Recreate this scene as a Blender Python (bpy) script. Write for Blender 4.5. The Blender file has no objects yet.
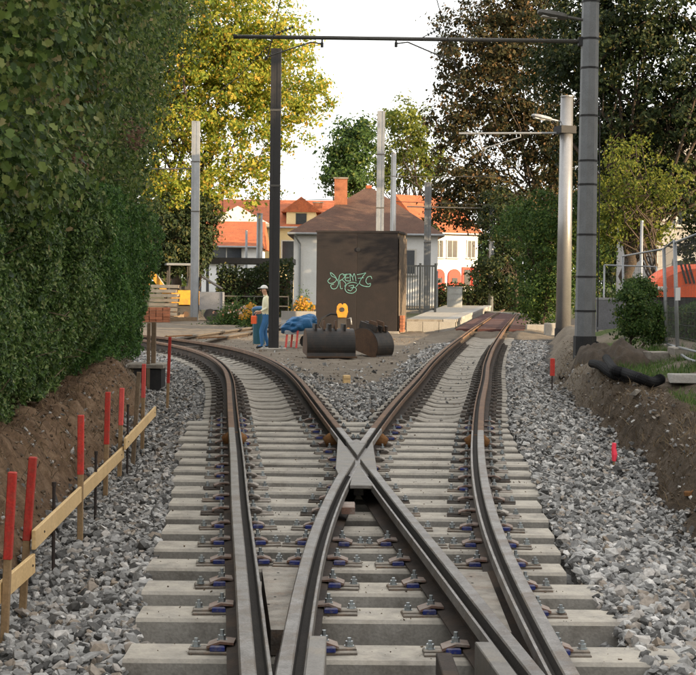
import bpy, bmesh, math, random
import numpy as np
from mathutils import Matrix, Vector
random.seed(7); rng = np.random.default_rng(7)
SC = bpy.context.scene; COL = SC.collection
rad = math.radians
# ------------------------------------------------------------------ camera
F = 1500.0; CAMZ = 1.63; PITCH = math.atan(54.5/1500); ROLL = rad(0.65)
cam = bpy.data.cameras.new('camera'); camo = bpy.data.objects.new('camera', cam); COL.objects.link(camo)
cam.sensor_fit = 'HORIZONTAL'; cam.sensor_width = 36; cam.lens = 36*F/696; cam.clip_end = 3000; cam.clip_start = .05
CR_ = Matrix.Rotation(math.pi/2-PITCH, 4, 'X') @ Matrix.Rotation(ROLL, 4, 'Z')
camo.matrix_world = Matrix.Translation((0, 0, CAMZ)) @ CR_
SC.camera = camo
# ------------------------------------------------------------------ world, sun, exposure
SUN_AZ, SUN_EL = 62.0, 9.5          # degrees: azimuth to the right of straight behind the camera, elevation
sdir = Vector((math.sin(rad(SUN_AZ))*math.cos(rad(SUN_EL)), -math.cos(rad(SUN_AZ))*math.cos(rad(SUN_EL)), math.sin(rad(SUN_EL))))
W = bpy.data.worlds.new('World'); SC.world = W; W.use_nodes = True
wn = W.node_tree.nodes; wl = W.node_tree.links; wn.clear()
sky = wn.new('ShaderNodeTexSky'); sky.sky_type = 'NISHITA'; sky.sun_disc = False
sky.sun_elevation = rad(SUN_EL); sky.sun_rotation = math.atan2(sdir.x, sdir.y)
sky.altitude = 100; sky.air_density = 1.0; sky.dust_density = 4.0; sky.ozone_density = 1.0
mixw = wn.new('ShaderNodeMix'); mixw.data_type = 'RGBA'; mixw.inputs[0].default_value = 0.62
mixw.inputs[7].default_value = (9.9, 9.75, 9.5, 1)       # thin even high cloud veil
bg = wn.new('ShaderNodeBackground'); bg.inputs[1].default_value = 0.10
wo = wn.new('ShaderNodeOutputWorld')
wl.new(sky.outputs[0], mixw.inputs[6]); wl.new(mixw.outputs[2], bg.inputs[0]); wl.new(bg.outputs[0], wo.inputs[0])
sl = bpy.data.lights.new('sun', 'SUN'); sl.energy = 5.0; sl.angle = rad(0.6); sl.color = (1.0, .76, .48)
so = bpy.data.objects.new('sun', sl); COL.objects.link(so)
so.rotation_euler = sdir.to_track_quat('Z', 'Y').to_euler(); so.location = (30, -30, 30)
SC.view_settings.view_transform = 'Standard'; SC.view_settings.look = 'None'
SC.view_settings.gamma = 1; SC.view_settings.use_curve_mapping = False
SC.view_settings.exposure = 1.4
SC.cycles.max_bounces = 5; SC.cycles.diffuse_bounces = 3; SC.cycles.glossy_bounces = 2; SC.cycles.transparent_max_bounces = 8
SC.cycles.use_denoising = True; SC.cycles.use_light_tree = False; SC.cycles.use_adaptive_sampling = True; SC.cycles.adaptive_threshold = .025

# ------------------------------------------------------------------ pixel -> place
R3 = np.array(CR_.to_3x3())
def ray(px, py):
    return R3 @ np.array([(px-348)/F, -(py-337.5)/F, -1.0])
def PZ(px, py, z):                      # point of height z under a pixel
    d = ray(px, py); t = (z-CAMZ)/d[2]; return np.array([0, 0, CAMZ])+d*t
def PY(px, py, y):                      # point at distance y under a pixel
    d = ray(px, py); t = y/d[1]; return np.array([0, 0, CAMZ])+d*t

# ------------------------------------------------------------------ materials
MATS = {}
def nodes_of(name):
    m = bpy.data.materials.new(name); m.use_nodes = True
    n = m.node_tree.nodes; l = m.node_tree.links
    return m, n, l, n['Principled BSDF']
def ramp(n, stops):
    r = n.new('ShaderNodeValToRGB'); e = r.color_ramp.elements
    while len(e) < len(stops): e.new(.5)
    for k, (p, c) in enumerate(stops): e[k].position = p; e[k].color = (*c, 1)
    return r
def mat(name, c1, c2=None, rough=.8, scale=4, fine=40, bump=.3, metal=0, spec=.3, grime=None, gscale=1.5, gamt=.5, dist=.01, speck=.35, vary=.14):
    """two-tone noise colour, optional larger blotches of grime, fine relief; each object gets its own offset"""
    if c2 is None: c2 = tuple(x*.7 for x in c1)
    m, n, l, b = nodes_of(name)
    tc = n.new('ShaderNodeTexCoord'); oi = n.new('ShaderNodeObjectInfo')
    mul = n.new('ShaderNodeVectorMath'); mul.operation = 'MULTIPLY_ADD'
    l.new(oi.outputs['Random'], mul.inputs[0]); mul.inputs[1].default_value = (37, 91, 53); l.new(tc.outputs['Object'], mul.inputs[2])
    n1 = n.new('ShaderNodeTexNoise'); n1.inputs['Scale'].default_value = scale; n1.inputs['Detail'].default_value = 6; n1.inputs['Roughness'].default_value = .65
    n2 = n.new('ShaderNodeTexNoise'); n2.inputs['Scale'].default_value = fine; n2.inputs['Detail'].default_value = 4
    l.new(mul.outputs[0], n1.inputs['Vector']); l.new(mul.outputs[0], n2.inputs['Vector'])
    r = ramp(n, [(.3, c1), (.7, c2)]); l.new(n1.outputs['Fac'], r.inputs[0]); out = r.outputs[0]
    if grime:
        n3 = n.new('ShaderNodeTexNoise'); n3.inputs['Scale'].default_value = gscale; n3.inputs['Detail'].default_value = 8; n3.inputs['Roughness'].default_value = .7
        l.new(mul.outputs[0], n3.inputs['Vector'])
        mr = n.new('ShaderNodeMapRange'); mr.inputs[1].default_value = .48; mr.inputs[2].default_value = .62; mr.inputs[4].default_value = gamt
        l.new(n3.outputs['Fac'], mr.inputs[0])
        mx = n.new('ShaderNodeMix'); mx.data_type = 'RGBA'; mx.inputs[7].default_value = (*grime, 1)
        l.new(mr.outputs[0], mx.inputs[0]); l.new(out, mx.inputs[6]); out = mx.outputs[2]
    # fine speckle
    sp = n.new('ShaderNodeMix'); sp.data_type = 'RGBA'; sp.blend_type = 'OVERLAY'; sp.inputs[0].default_value = speck
    l.new(out, sp.inputs[6]); l.new(n2.outputs['Fac'], sp.inputs[7])
    hv = n.new('ShaderNodeHueSaturation'); rv = n.new('ShaderNodeMapRange'); rv.inputs[3].default_value = 1-vary; rv.inputs[4].default_value = 1+vary
    l.new(oi.outputs['Random'], rv.inputs[0]); l.new(rv.outputs[0], hv.inputs['Value']); l.new(sp.outputs[2], hv.inputs['Color'])
    l.new(hv.outputs[0], b.inputs['Base Color'])
    b.inputs['Roughness'].default_value = rough; b.inputs['Metallic'].default_value = metal; b.inputs['Specular IOR Level'].default_value = spec
    if bump:
        bp = n.new('ShaderNodeBump'); bp.inputs['Strength'].default_value = bump; bp.inputs['Distance'].default_value = dist
        l.new(n2.outputs['Fac'], bp.inputs['Height']); l.new(bp.outputs[0], b.inputs['Normal'])
    MATS[name] = m; return m
def leafmat(name, stops, trans=.35, rough=.6):
    m, n, l, b = nodes_of(name)
    g = n.new('ShaderNodeNewGeometry'); r = ramp(n, stops); l.new(g.outputs['Random Per Island'], r.inputs[0])
    l.new(r.outputs[0], b.inputs['Base Color']); b.inputs['Roughness'].default_value = rough; b.inputs['Specular IOR Level'].default_value = .2
    t = n.new('ShaderNodeBsdfTranslucent'); l.new(r.outputs[0], t.inputs[0])
    mx = n.new('ShaderNodeMixShader'); mx.inputs[0].default_value = trans
    l.new(b.outputs[0], mx.inputs[1]); l.new(t.outputs[0], mx.inputs[2]); l.new(mx.outputs[0], n['Material Output'].inputs[0])
    MATS[name] = m; return m
def islandmat(name, stops, rough=.85, bump=.4, fine=60):
    m, n, l, b = nodes_of(name)
    g = n.new('ShaderNodeNewGeometry'); r = ramp(n, stops); l.new(g.outputs['Random Per Island'], r.inputs[0])
    tc = n.new('ShaderNodeTexCoord'); n2 = n.new('ShaderNodeTexNoise'); n2.inputs['Scale'].default_value = fine; n2.inputs['Detail'].default_value = 5
    l.new(tc.outputs['Object'], n2.inputs['Vector'])
    sp = n.new('ShaderNodeMix'); sp.data_type = 'RGBA'; sp.blend_type = 'OVERLAY'; sp.inputs[0].default_value = .5
    l.new(r.outputs[0], sp.inputs[6]); l.new(n2.outputs['Fac'], sp.inputs[7]); l.new(sp.outputs[2], b.inputs['Base Color'])
    b.inputs['Roughness'].default_value = rough; b.inputs['Specular IOR Level'].default_value = .25
    bp = n.new('ShaderNodeBump'); bp.inputs['Strength'].default_value = bump; bp.inputs['Distance'].default_value = .006
    l.new(n2.outputs['Fac'], bp.inputs['Height']); l.new(bp.outputs[0], b.inputs['Normal'])
    MATS[name] = m; return m

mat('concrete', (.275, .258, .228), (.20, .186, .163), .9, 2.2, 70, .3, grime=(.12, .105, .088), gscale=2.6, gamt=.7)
def dusted_lit_tops(name, dust, amt=.85, lo=.35, hi=.9):
    """dust on upward faces; on the concretes it also paints their lit tops paler"""
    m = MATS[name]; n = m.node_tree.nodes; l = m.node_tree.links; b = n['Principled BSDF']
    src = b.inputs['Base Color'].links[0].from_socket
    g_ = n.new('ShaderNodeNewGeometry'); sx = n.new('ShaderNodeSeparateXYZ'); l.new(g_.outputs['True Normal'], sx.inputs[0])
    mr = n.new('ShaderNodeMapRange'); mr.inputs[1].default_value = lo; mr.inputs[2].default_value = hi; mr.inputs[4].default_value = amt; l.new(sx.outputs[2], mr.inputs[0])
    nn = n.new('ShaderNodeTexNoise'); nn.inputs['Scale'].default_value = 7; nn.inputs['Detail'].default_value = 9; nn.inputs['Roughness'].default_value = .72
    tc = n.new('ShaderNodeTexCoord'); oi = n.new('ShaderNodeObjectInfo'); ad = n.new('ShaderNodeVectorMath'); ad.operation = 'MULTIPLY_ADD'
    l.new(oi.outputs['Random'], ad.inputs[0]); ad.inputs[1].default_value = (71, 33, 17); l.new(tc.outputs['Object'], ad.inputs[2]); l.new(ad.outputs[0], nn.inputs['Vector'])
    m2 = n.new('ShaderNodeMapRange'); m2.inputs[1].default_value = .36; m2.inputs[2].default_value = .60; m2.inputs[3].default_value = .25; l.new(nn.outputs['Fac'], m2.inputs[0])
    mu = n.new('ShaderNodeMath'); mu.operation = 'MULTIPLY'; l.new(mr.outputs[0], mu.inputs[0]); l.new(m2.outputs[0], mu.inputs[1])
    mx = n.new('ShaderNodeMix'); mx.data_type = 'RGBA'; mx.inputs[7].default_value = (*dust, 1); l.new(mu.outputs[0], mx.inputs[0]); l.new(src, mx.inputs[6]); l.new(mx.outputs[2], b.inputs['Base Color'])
mat('concrete_old', (.27, .245, .21), (.19, .17, .145), .9, 3, 60, .3, grime=(.14, .12, .095), gscale=3, gamt=.7)
dusted_lit_tops('concrete', (.43, .388, .322), .88); dusted_lit_tops('concrete_old', (.34, .31, .26))  # sleeper tops painted paler than sides to stand for light, besides some dust
mat('concrete_pale', (.33, .315, .29), (.25, .235, .21), .9, 1.5, 40, .2, grime=(.24, .22, .19), gscale=1, gamt=.5)
mat('rail_steel', (.25, .235, .22), (.10, .088, .078), .45, 7, 120, .25, metal=.4, spec=.5, grime=(.12, .088, .062), gscale=6.5, gamt=.8, dist=.004, speck=.8)
mat('rail_rust', (.145, .085, .052), (.085, .048, .03), .75, 7, 90, .25, metal=.15, grime=(.20, .115, .06), gscale=4, gamt=.6, dist=.004)
mat('rail_side', (.055, .042, .034), (.032, .026, .022), .85, 9, 90, .3, grime=(.085, .055, .036), gscale=4, gamt=.6)
mat('groove', (.030, .027, .024), (.045, .038, .032), .9, 9, 90, .3)
mat('rail_bright', (.22, .195, .17), (.13, .11, .09), .45, 7, 90, .15, metal=.5)
mat('frog_steel', (.23, .215, .195), (.15, .138, .125), .55, 10, 120, .15, metal=.45, grime=(.24, .205, .16), gscale=6, gamt=.6, dist=.003)
mat('plate_steel', (.17, .145, .12), (.09, .075, .062), .75, 14, 120, .3, metal=.2, grime=(.20, .13, .085), gscale=9, gamt=.7); dusted_lit_tops('plate_steel', (.36, .33, .28), .75)
mat('plate_dark', (.07, .06, .05), (.04, .034, .03), .8, 10, 120, .2, grime=(.12, .09, .07), gscale=8)
mat('dusty_clip', (.36, .33, .29), (.22, .19, .16), .8, 14, 120, .2, grime=(.16, .12, .10), gscale=8)
mat('blue_plastic', (.014, .026, .17), (.010, .018, .10), .5, 20, 100, .1, grime=(.13, .115, .12), gscale=38, gamt=.6); dusted_lit_tops('blue_plastic', (.30, .27, .25), .55)
mat('red_clip', (.19, .105, .075), (.12, .08, .065), .8, 14, 100, .2, grime=(.26, .22, .19), gscale=14, gamt=.7); dusted_lit_tops('red_clip', (.34, .29, .25), .7)
mat('zinc', (.42, .45, .46), (.26, .29, .30), .35, 30, 150, .05, metal=.8, spec=.5)
mat('weld', (.22, .105, .035), (.11, .05, .02), .9, 12, 80, .6)
mat('hole', (.012, .011, .010), None, .9, bump=0)
mat('wood_new', (.60, .42, .21), (.50, .34, .16), .7, 3, 60, .15, grime=(.42, .29, .15), gscale=4, gamt=.35)
mat('wood_stake', (.30, .20, .105), (.20, .13, .07), .8, 8, 70, .2)
mat('wood_old', (.20, .145, .095), (.12, .085, .055), .9, 8, 70, .3)
mat('wood_pallet', (.40, .33, .245), (.29, .23, .165), .9, 6, 60, .2)
mat('spray_red', (.50, .04, .028), (.38, .03, .022), .6, 12, 80, .1, grime=(.30, .06, .04), gscale=22, gamt=.7, speck=.5)
mat('spray_pink', (.68, .10, .085), (.55, .08, .07), .6, 12, 80, .1)
mat('marker_pink', (.85, .06, .10), (.75, .05, .08), .6, 12, 80, .05)
mat('rebar', (.045, .032, .026), (.025, .02, .018), .8, 20, 100, .2)
mat('galv', (.30, .31, .32), (.23, .24, .25), .5, 3, 60, .08, metal=.5, spec=.5, grime=(.22, .22, .215), gscale=2, gamt=.4)
mat('galv_round', (.30, .295, .29), (.25, .245, .24), .30, 3, 60, .02, metal=.6, spec=.5)
mat('wire_dark', (.10, .10, .10), (.07, .07, .07), .6, metal=.3)
mat('pole_grey', (.175, .18, .185), (.135, .14, .145), .6, 3, 60, .1, metal=.2, grime=(.14, .14, .14), gscale=1.5, gamt=.5)
mat('pole_dark', (.024, .022, .022), (.017, .016, .016), .5, 5, 60, .08, metal=.2, spec=.4)
mat('tube_dark', (.10, .095, .085), (.07, .065, .06), .6, 8, 60, .1, metal=.3)
mat('black', (.015, .015, .016), (.025, .024, .024), .7, 8, 60, .2)
mat('black_pipe', (.008, .008, .009), (.012, .012, .013), .75, 8, 60, .1, spec=.1)
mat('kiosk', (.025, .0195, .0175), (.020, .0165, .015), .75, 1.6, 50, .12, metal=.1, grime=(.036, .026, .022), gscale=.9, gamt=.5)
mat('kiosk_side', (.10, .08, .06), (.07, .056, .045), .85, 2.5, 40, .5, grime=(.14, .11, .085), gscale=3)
mat('graffiti', (.17, .33, .29), (.09, .22, .19), .8, 14, 60, .05, speck=.6)
mat('brick', (.30, .115, .06), (.22, .085, .045), .9, 8, 50, .4)
mat('roof_red', (.40, .115, .045), (.28, .075, .03), .9, 2, 14, .5, grime=(.20, .075, .04), gscale=1, gamt=.5, dist=.04)
mat('roof_brown', (.105, .055, .038), (.075, .042, .03), .9, 2, 14, .5, grime=(.12, .07, .045), gscale=1.2, gamt=.5, dist=.04)
mat('plaster_white', (.78, .78, .78), (.70, .70, .70), .95, .8, 30, .1, grime=(.62, .61, .59), gscale=.6, gamt=.4)
mat('plaster_cream', (.62, .50, .28), (.56, .45, .25), .95, .8, 30, .1)
mat('plaster_grey', (.36, .35, .34), (.30, .29, .28), .95, .8, 30, .1, grime=(.36, .34, .32), gscale=.7)
mat('trim', (.55, .53, .49), (.45, .43, .40), .7, 4, 40, .1)
mat('glass', (.03, .035, .045), (.02, .025, .03), .12, 2, 10, 0, spec=.6)
mat('red_paint', (.62, .045, .025), (.52, .04, .022), .6, 3, 30, .05)
mat('orange_paint', (.72, .11, .03), (.62, .09, .025), .5, 2, 30, .05, grime=(.50, .09, .03), gscale=2, gamt=.4)
mat('white_paint', (.72, .70, .67), (.62, .60, .57), .6, 4, 40, .05)
mat('yellow_paint', (.46, .22, .022), (.36, .165, .02), .5, 5, 50, .1, grime=(.22, .13, .04), gscale=5, gamt=.5)
mat('machine_dark', (.03, .028, .026), (.045, .04, .036), .6, 6, 60, .2)
mat('bucket_steel', (.016, .015, .014), (.028, .024, .021), .55, 5, 60, .3, metal=.2, grime=(.06, .038, .025), gscale=4, gamt=.6)
mat('bucket_rust', (.10, .055, .03), (.055, .034, .022), .85, 8, 60, .4)
mat('tarp_blue', (.012, .095, .22), (.008, .07, .17), .5, 5, 50, .4, spec=.4)
mat('teal_plastic', (.012, .065, .085), (.01, .05, .07), .5, 5, 50, .1)
mat('bark', (.075, .055, .04), (.045, .034, .025), .95, 9, 40, .7, dist=.03)
mat('twig', (.16, .11, .075), (.10, .07, .05), .95, 9, 40, .3)
mat('gate', (.020, .026, .032), (.015, .02, .025), .6, 5, 40, .05)
mat('cabinet_grey', (.34, .35, .34), (.30, .31, .30), .7, 3, 40, .05, grime=(.25, .25, .24), gscale=1.5)
mat('panel_grey', (.13, .135, .15), (.10, .105, .115), .8, 2, 40, .1)
mat('stone_red', (.085, .035, .03), (.06, .028, .025), .9, 4, 40, .3)
mat('soil_clod', (.085, .064, .046), (.045, .035, .026), .98, 5, 40, .6, dist=.02)
mat('skin', (.50, .28, .18), (.45, .25, .16), .6, bump=0)
mat('jeans', (.05, .16, .34), (.035, .12, .27), .85, 6, 60, .2)
mat('hivis', (.75, .72, .52), (.66, .63, .44), .85, 6, 60, .2)
mat('hair', (.05, .035, .025), None, .8, bump=0)
leafmat('leaf_hedge', [(0, (0.022, 0.046, 0.015)), (.35, (0.061, 0.115, 0.030)), (.7, (0.108, 0.182, 0.043)), (.92, (0.189, 0.257, 0.081)), (1, (0.324, 0.338, 0.162))], .3, .40)
leafmat('leaf_hedge_far', [(0, (0.019, 0.051, 0.014)), (.4, (0.049, 0.115, 0.024)), (.8, (0.084, 0.176, 0.036)), (1, (0.149, 0.230, 0.061))], .3, .5)
leafmat('leaf_big', [(0, (0.023, 0.044, 0.013)), (.35, (0.062, 0.107, 0.025)), (.72, (0.124, 0.176, 0.039)), (.93, (0.202, 0.227, 0.072)), (1, (0.325, 0.247, 0.130))], .4, .5)
leafmat('leaf_dry', [(0, (.12, .06, .05)), (.5, (.20, .12, .085)), (1, (.34, .25, .16))], .3, .8)
leafmat('leaf_yellow', [(0, (0.065, 0.124, 0.023)), (.25, (0.182, 0.247, 0.036)), (.6, (0.338, 0.351, 0.049)), (.88, (0.494, 0.416, 0.065)), (1, (0.598, 0.338, 0.065))], .6)
leafmat('leaf_olive', [(0, (.05, .08, .014)), (.4, (.11, .14, .022)), (1, (.21, .21, .035))], .45)
leafmat('leaf_brown', [(0, (.020, .024, .009)), (.45, (.038, .038, .013)), (.8, (.068, .050, .018)), (1, (.16, .085, .03))], .3)
leafmat('leaf_dark', [(0, (.010, .018, .007)), (.45, (.019, .033, .010)), (.85, (.036, .050, .014)), (1, (.10, .085, .022))], .25)
leafmat('leaf_green', [(0, (.02, .045, .012)), (.45, (.045, .088, .020)), (.85, (.075, .125, .028)), (1, (.15, .17, .04))], .35)
leafmat('petal', [(0, (0.358, 0.169, 0.013)), (.6, (0.429, 0.247, 0.019)), (1, (0.455, 0.195, 0.078))], .3)
leafmat('petal_pink', [(0, (0.385, 0.126, 0.042)), (.5, (0.420, 0.280, 0.210)), (1, (0.490, 0.434, 0.364))], .3)
leafmat('blade', [(0, (.03, .065, .014)), (.5, (.06, .12, .025)), (1, (.14, .17, .05))], .3)
leafmat('dry_root', [(0, (.05, .035, .022)), (.5, (.12, .085, .05)), (1, (.22, .16, .09))], .1, .95)
islandmat('ballast_stone', [(0, (.055, .053, .05)), (.22, (.135, .132, .126)), (.5, (.25, .244, .233)), (.80, (.38, .37, .35)), (.88, (.23, .185, .14)), (.93, (.30, .27, .24)), (1, (.54, .52, .49))], bump=.7, fine=45)
islandmat('clod_stone', [(0, (.06, .042, .028)), (.5, (.12, .085, .055)), (.85, (.18, .14, .10)), (1, (.26, .23, .20))])

# ------------------------------------------------------------------ mesh helpers
def link(o): COL.objects.link(o); return o
def mesh_np(name, V, Fc):
    """mesh from an (n,3) array and an (m,k) index array"""
    me = bpy.data.meshes.new(name); V = np.ascontiguousarray(V, np.float32); Fc = np.ascontiguousarray(Fc, np.int32)
    m, k = Fc.shape
    me.vertices.add(len(V)); me.vertices.foreach_set('co', V.ravel())
    me.loops.add(m*k); me.loops.foreach_set('vertex_index', Fc.ravel())
    me.polygons.add(m); me.polygons.foreach_set('loop_start', np.arange(0, m*k, k, dtype=np.int32))
    me.update(calc_edges=True); me.polygons.foreach_set('use_smooth', np.zeros(m, bool)); return me
class MB:
    def __init__(s): s.v = []; s.f = []
    def add(s, vs, fs):
        o = len(s.v); s.v += [tuple(map(float, p)) for p in vs]; s.f += [tuple(i+o for i in f) for f in fs]; return s
    def box(s, c, d, rz=0, rx=0, ry=0):
        M = Matrix.Translation(c) @ Matrix.Rotation(rz, 4, 'Z') @ Matrix.Rotation(ry, 4, 'Y') @ Matrix.Rotation(rx, 4, 'X')
        vs = [M @ Vector((x*d[0]/2, y*d[1]/2, z*d[2]/2)) for x in (-1, 1) for y in (-1, 1) for z in (-1, 1)]
        return s.add(vs, [(0, 1, 3, 2), (4, 6, 7, 5), (0, 4, 5, 1), (2, 3, 7, 6), (0, 2, 6, 4), (1, 5, 7, 3)])
    def cbox(s, c, d, ch, rz=0):
        """box with chamfered upper edges"""
        M = Matrix.Translation(c) @ Matrix.Rotation(rz, 4, 'Z'); x, y, z = d[0]/2, d[1]/2, d[2]/2
        vs = []
        for (a, b, h) in ((x, y, -z), (x, y, z-ch), (x-ch, y-ch, z)):
            vs += [M @ Vector(p) for p in ((-a, -b, h), (a, -b, h), (a, b, h), (-a, b, h))]
        fs = [(3, 2, 1, 0), (8, 9, 10, 11)]
        for o in (0, 4):
            for k in range(4): fs.append((o+k, o+(k+1) % 4, o+4+(k+1) % 4, o+4+k))
        return s.add(vs, fs)
    def tube(s, pts, r, n=8, caps=True, up=None):
        pts = [Vector(p) for p in pts]; rs = r if hasattr(r, '__len__') else [r]*len(pts); vs = []; fs = []
        a0 = None
        for i, p in enumerate(pts):
            t = (pts[min(i+1, len(pts)-1)]-pts[max(i-1, 0)]).normalized()
            ref = Vector((0, 0, 1)) if abs(t.z) < .9 else Vector((1, 0, 0))
            if a0 is None: a = t.cross(ref).normalized()
            else: a = (a0-t*a0.dot(t)).normalized()
            a0 = a; b = t.cross(a)
            for k in range(n):
                g = 2*math.pi*(k+.5)/n; vs.append(p+(a*math.cos(g)+b*math.sin(g))*rs[i])
        for i in range(len(pts)-1):
            for k in range(n):
                k2 = (k+1) % n; fs.append((i*n+k, i*n+k2, (i+1)*n+k2, (i+1)*n+k))
        if caps: fs.append(tuple(range(n-1, -1, -1))); fs.append(tuple((len(pts)-1)*n+k for k in range(n)))
        return s.add(vs, fs)
    def bar(s, p0, p1, w, h):
        p0, p1 = Vector(p0), Vector(p1); t = (p1-p0).normalized()
        ref = Vector((0, 0, 1)) if abs(t.z) < .95 else Vector((0, 1, 0))
        a = t.cross(ref).normalized()*w/2; b = a.normalized().cross(t)*h/2
        vs = [p+x*a+y*b for p in (p0, p1) for (x, y) in ((-1, -1), (1, -1), (1, 1), (-1, 1))]
        return s.add(vs, [(0, 1, 2, 3), (7, 6, 5, 4), (0, 4, 5, 1), (1, 5, 6, 2), (2, 6, 7, 3), (3, 7, 4, 0)])
    def prism(s, poly, z0, z1):
        n = len(poly); ar = sum(poly[i][0]*poly[(i+1) % n][1]-poly[(i+1) % n][0]*poly[i][1] for i in range(n))
        if ar < 0: poly = poly[::-1]
        vs = [(x, y, z0) for x, y in poly]+[(x, y, z1) for x, y in poly]
        fs = [tuple(range(n-1, -1, -1)), tuple(range(n, 2*n))]+[(k, (k+1) % n, n+(k+1) % n, n+k) for k in range(n)]
        return s.add(vs, fs)
    def extr(s, prof, axis, a, b):
        """profile of (u,w) extruded along axis 'x' or 'y' from a to b (w is height)"""
        n = len(prof)
        P = (lambda t, u, w: (t, u, w)) if axis == 'x' else (lambda t, u, w: (u, t, w))
        vs = [P(a, u, w) for u, w in prof]+[P(b, u, w) for u, w in prof]
        fs = [tuple(range(n)), tuple(range(2*n-1, n-1, -1))]+[(k, n+k, n+(k+1) % n, (k+1) % n) for k in range(n)]
        return s.add(vs, fs)
    def disc(s, c, r, n=10, axis='z'):
        vs = []
        for k in range(n):
            g = 2*math.pi*k/n; u, w = r*math.cos(g), r*math.sin(g)
            vs.append((c[0]+u, c[1]+w, c[2]) if axis == 'z' else (c[0]+u, c[1], c[2]+w))
        return s.add(vs, [tuple(range(n))])
    def mesh(s, name, smooth=False, recalc=True):
        me = bpy.data.meshes.new(name); me.from_pydata(s.v, [], s.f)
        if recalc:
            bm = bmesh.new(); bm.from_mesh(me); bmesh.ops.recalc_face_normals(bm, faces=bm.faces); bm.to_mesh(me); bm.free()
        if smooth: me.polygons.foreach_set('use_smooth', [True]*len(me.polygons))
        me.update(); return me
def obj(name, me, m, parent=None, loc=None, rz=0):
    o = bpy.data.objects.new(name, me)
    if name == 'rail' and me.name.startswith('rail') and len(me.polygons) > 20 and len(me.materials) == 0: me.materials.append(MATS[m]); me.materials.append(MATS['groove']); me.materials.append(MATS['rail_side'])
    if m is not None and len(me.materials) == 0: me.materials.append(MATS[m] if isinstance(m, str) else m)
    link(o)
    if parent is not None: o.parent = parent
    if loc is not None: o.location = loc
    if rz: o.rotation_euler.z = rz
    return o
def part(name, mb, m, parent, smooth=False, loc=None, rz=0): return obj(name, mb.mesh(name, smooth), m, parent, loc, rz)
def tag(o, label=None, cat=None, group=None, kind=None):
    for k, v in (('label', label), ('category', cat), ('group', group), ('kind', kind)):
        if v: o[k] = v
    return o
def thing(name, label, cat, loc=(0, 0, 0), rz=0, group=None):
    o = bpy.data.objects.new(name, None); o.empty_display_size = .2; link(o); o.location = loc; o.rotation_euler = (0, 0, rz)
    return tag(o, label, cat, group)
def struct(o): o['kind'] = 'structure'; return o
def bevel(o, w=.01, seg=1):
    m = o.modifiers.new('bevel', 'BEVEL'); m.width = w; m.segments = seg; m.limit_method = 'ANGLE'; return o

def vnoise(x, y, s, seed=0):
    """smooth value noise, vectorised"""
    x = np.asarray(x, float)*s; y = np.asarray(y, float)*s
    xi = np.floor(x).astype(int); yi = np.floor(y).astype(int); fx = x-xi; fy = y-yi
    fx = fx*fx*(3-2*fx); fy = fy*fy*(3-2*fy)
    def h(a, b):
        v = np.sin(a*127.1+b*311.7+seed*74.7)*43758.5453; return v-np.floor(v)
    return (h(xi, yi)*(1-fx)+h(xi+1, yi)*fx)*(1-fy)+(h(xi, yi+1)*(1-fx)+h(xi+1, yi+1)*fx)*fy*1.0
def sstep(a, b, x): t = np.clip((np.asarray(x, float)-a)/(b-a), 0, 1); return t*t*(3-2*t)

# ------------------------------------------------------------------ track geometry
def spline_tab(kn, y0, y1, n=1600):
    kn = np.array(kn, float); ys = np.linspace(y0, y1, n); xs = np.interp(ys, kn[:, 0], kn[:, 1])
    w = 91; k = np.hanning(w); k /= k.sum()
    for _ in range(2):
        pad = np.concatenate([2*xs[0]-xs[w-1:0:-1], xs, 2*xs[-1]-xs[-2:-w-1:-1]])[w//2:-(w//2)] if False else np.pad(xs, w//2, mode='reflect', reflect_type='odd')
        xs = np.convolve(pad, k, 'valid')
    return ys, xs
LY, LX = spline_tab([(0, .66), (5.4, .185), (7.7, -.01), (9.8, -.195), (12.3, -.397), (15.3, -.655), (18.4, -.915), (21.6, -1.18), (24.5, -1.47), (27, -1.82), (29.3, -2.21), (31.8, -2.78), (34, -3.45), (37, -4.65), (40, -6.2), (44, -8.9)], 0, 44)
RY, RX = spline_tab([(0, .33), (5.4, .305), (7.2, .305), (8.4, .33), (9.6, .385), (10.9, .47), (12.35, .572), (14.1, .728), (15.9, .885), (18.4, 1.122), (22.9, 1.60), (27, 1.99), (33.6, 2.72), (46.4, 4.27), (51.7, 4.94), (69.5, 7.2), (90, 9.9)], 0, 90)
def CL(y): return np.interp(y, LY, LX)
def CRt(y): return np.interp(y, RY, RX)
SLY = [7.19+.63*k for k in range(17)]; SLY = [6.41, 5.63, 4.85]+SLY
def end_l(y): return np.where(np.asarray(y) < 17.5, np.interp(y, [4, 6.4, 7.2, 8.4, 10.4, 13, 17.1], [-.90, -.93, -1.0, -1.10, -1.27, -1.5, -1.86]), CL(y)-.86)
def end_r(y): return np.where(np.asarray(y) < 17.5, np.interp(y, [4, 7.2, 9, 11, 13.5, 17.1], [1.33, 1.30, 1.33, 1.47, 1.64, 1.87]), CRt(y)+.86)
def foot_l(y): return np.interp(y, [0, 8, 12, 16, 20, 24, 28, 40], [-1.85, -1.97, -2.12, -2.32, -2.72, -3.15, -3.65, -7])+.22*(vnoise(y, np.asarray(y)*0+.5, 1.1, 31)-.5)+.10*(vnoise(y, np.asarray(y)*0+.5, 3.7, 32)-.5)
def foot_r(y): return np.interp(y, [0, 8, 11, 15.7, 21, 26, 30, 36, 44, 60], [2.3, 2.42, 2.6, 3.06, 3.42, 3.72, 4.05, 4.75, 6.0, 8.2])+.34*(vnoise(y, np.asarray(y)*0+.5, .9, 33)-.5)+.16*(vnoise(y, np.asarray(y)*0+.5, 3.1, 34)-.5)
def hedge_x(y): return -3.03-.058*(np.asarray(y)-12.9)
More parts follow.
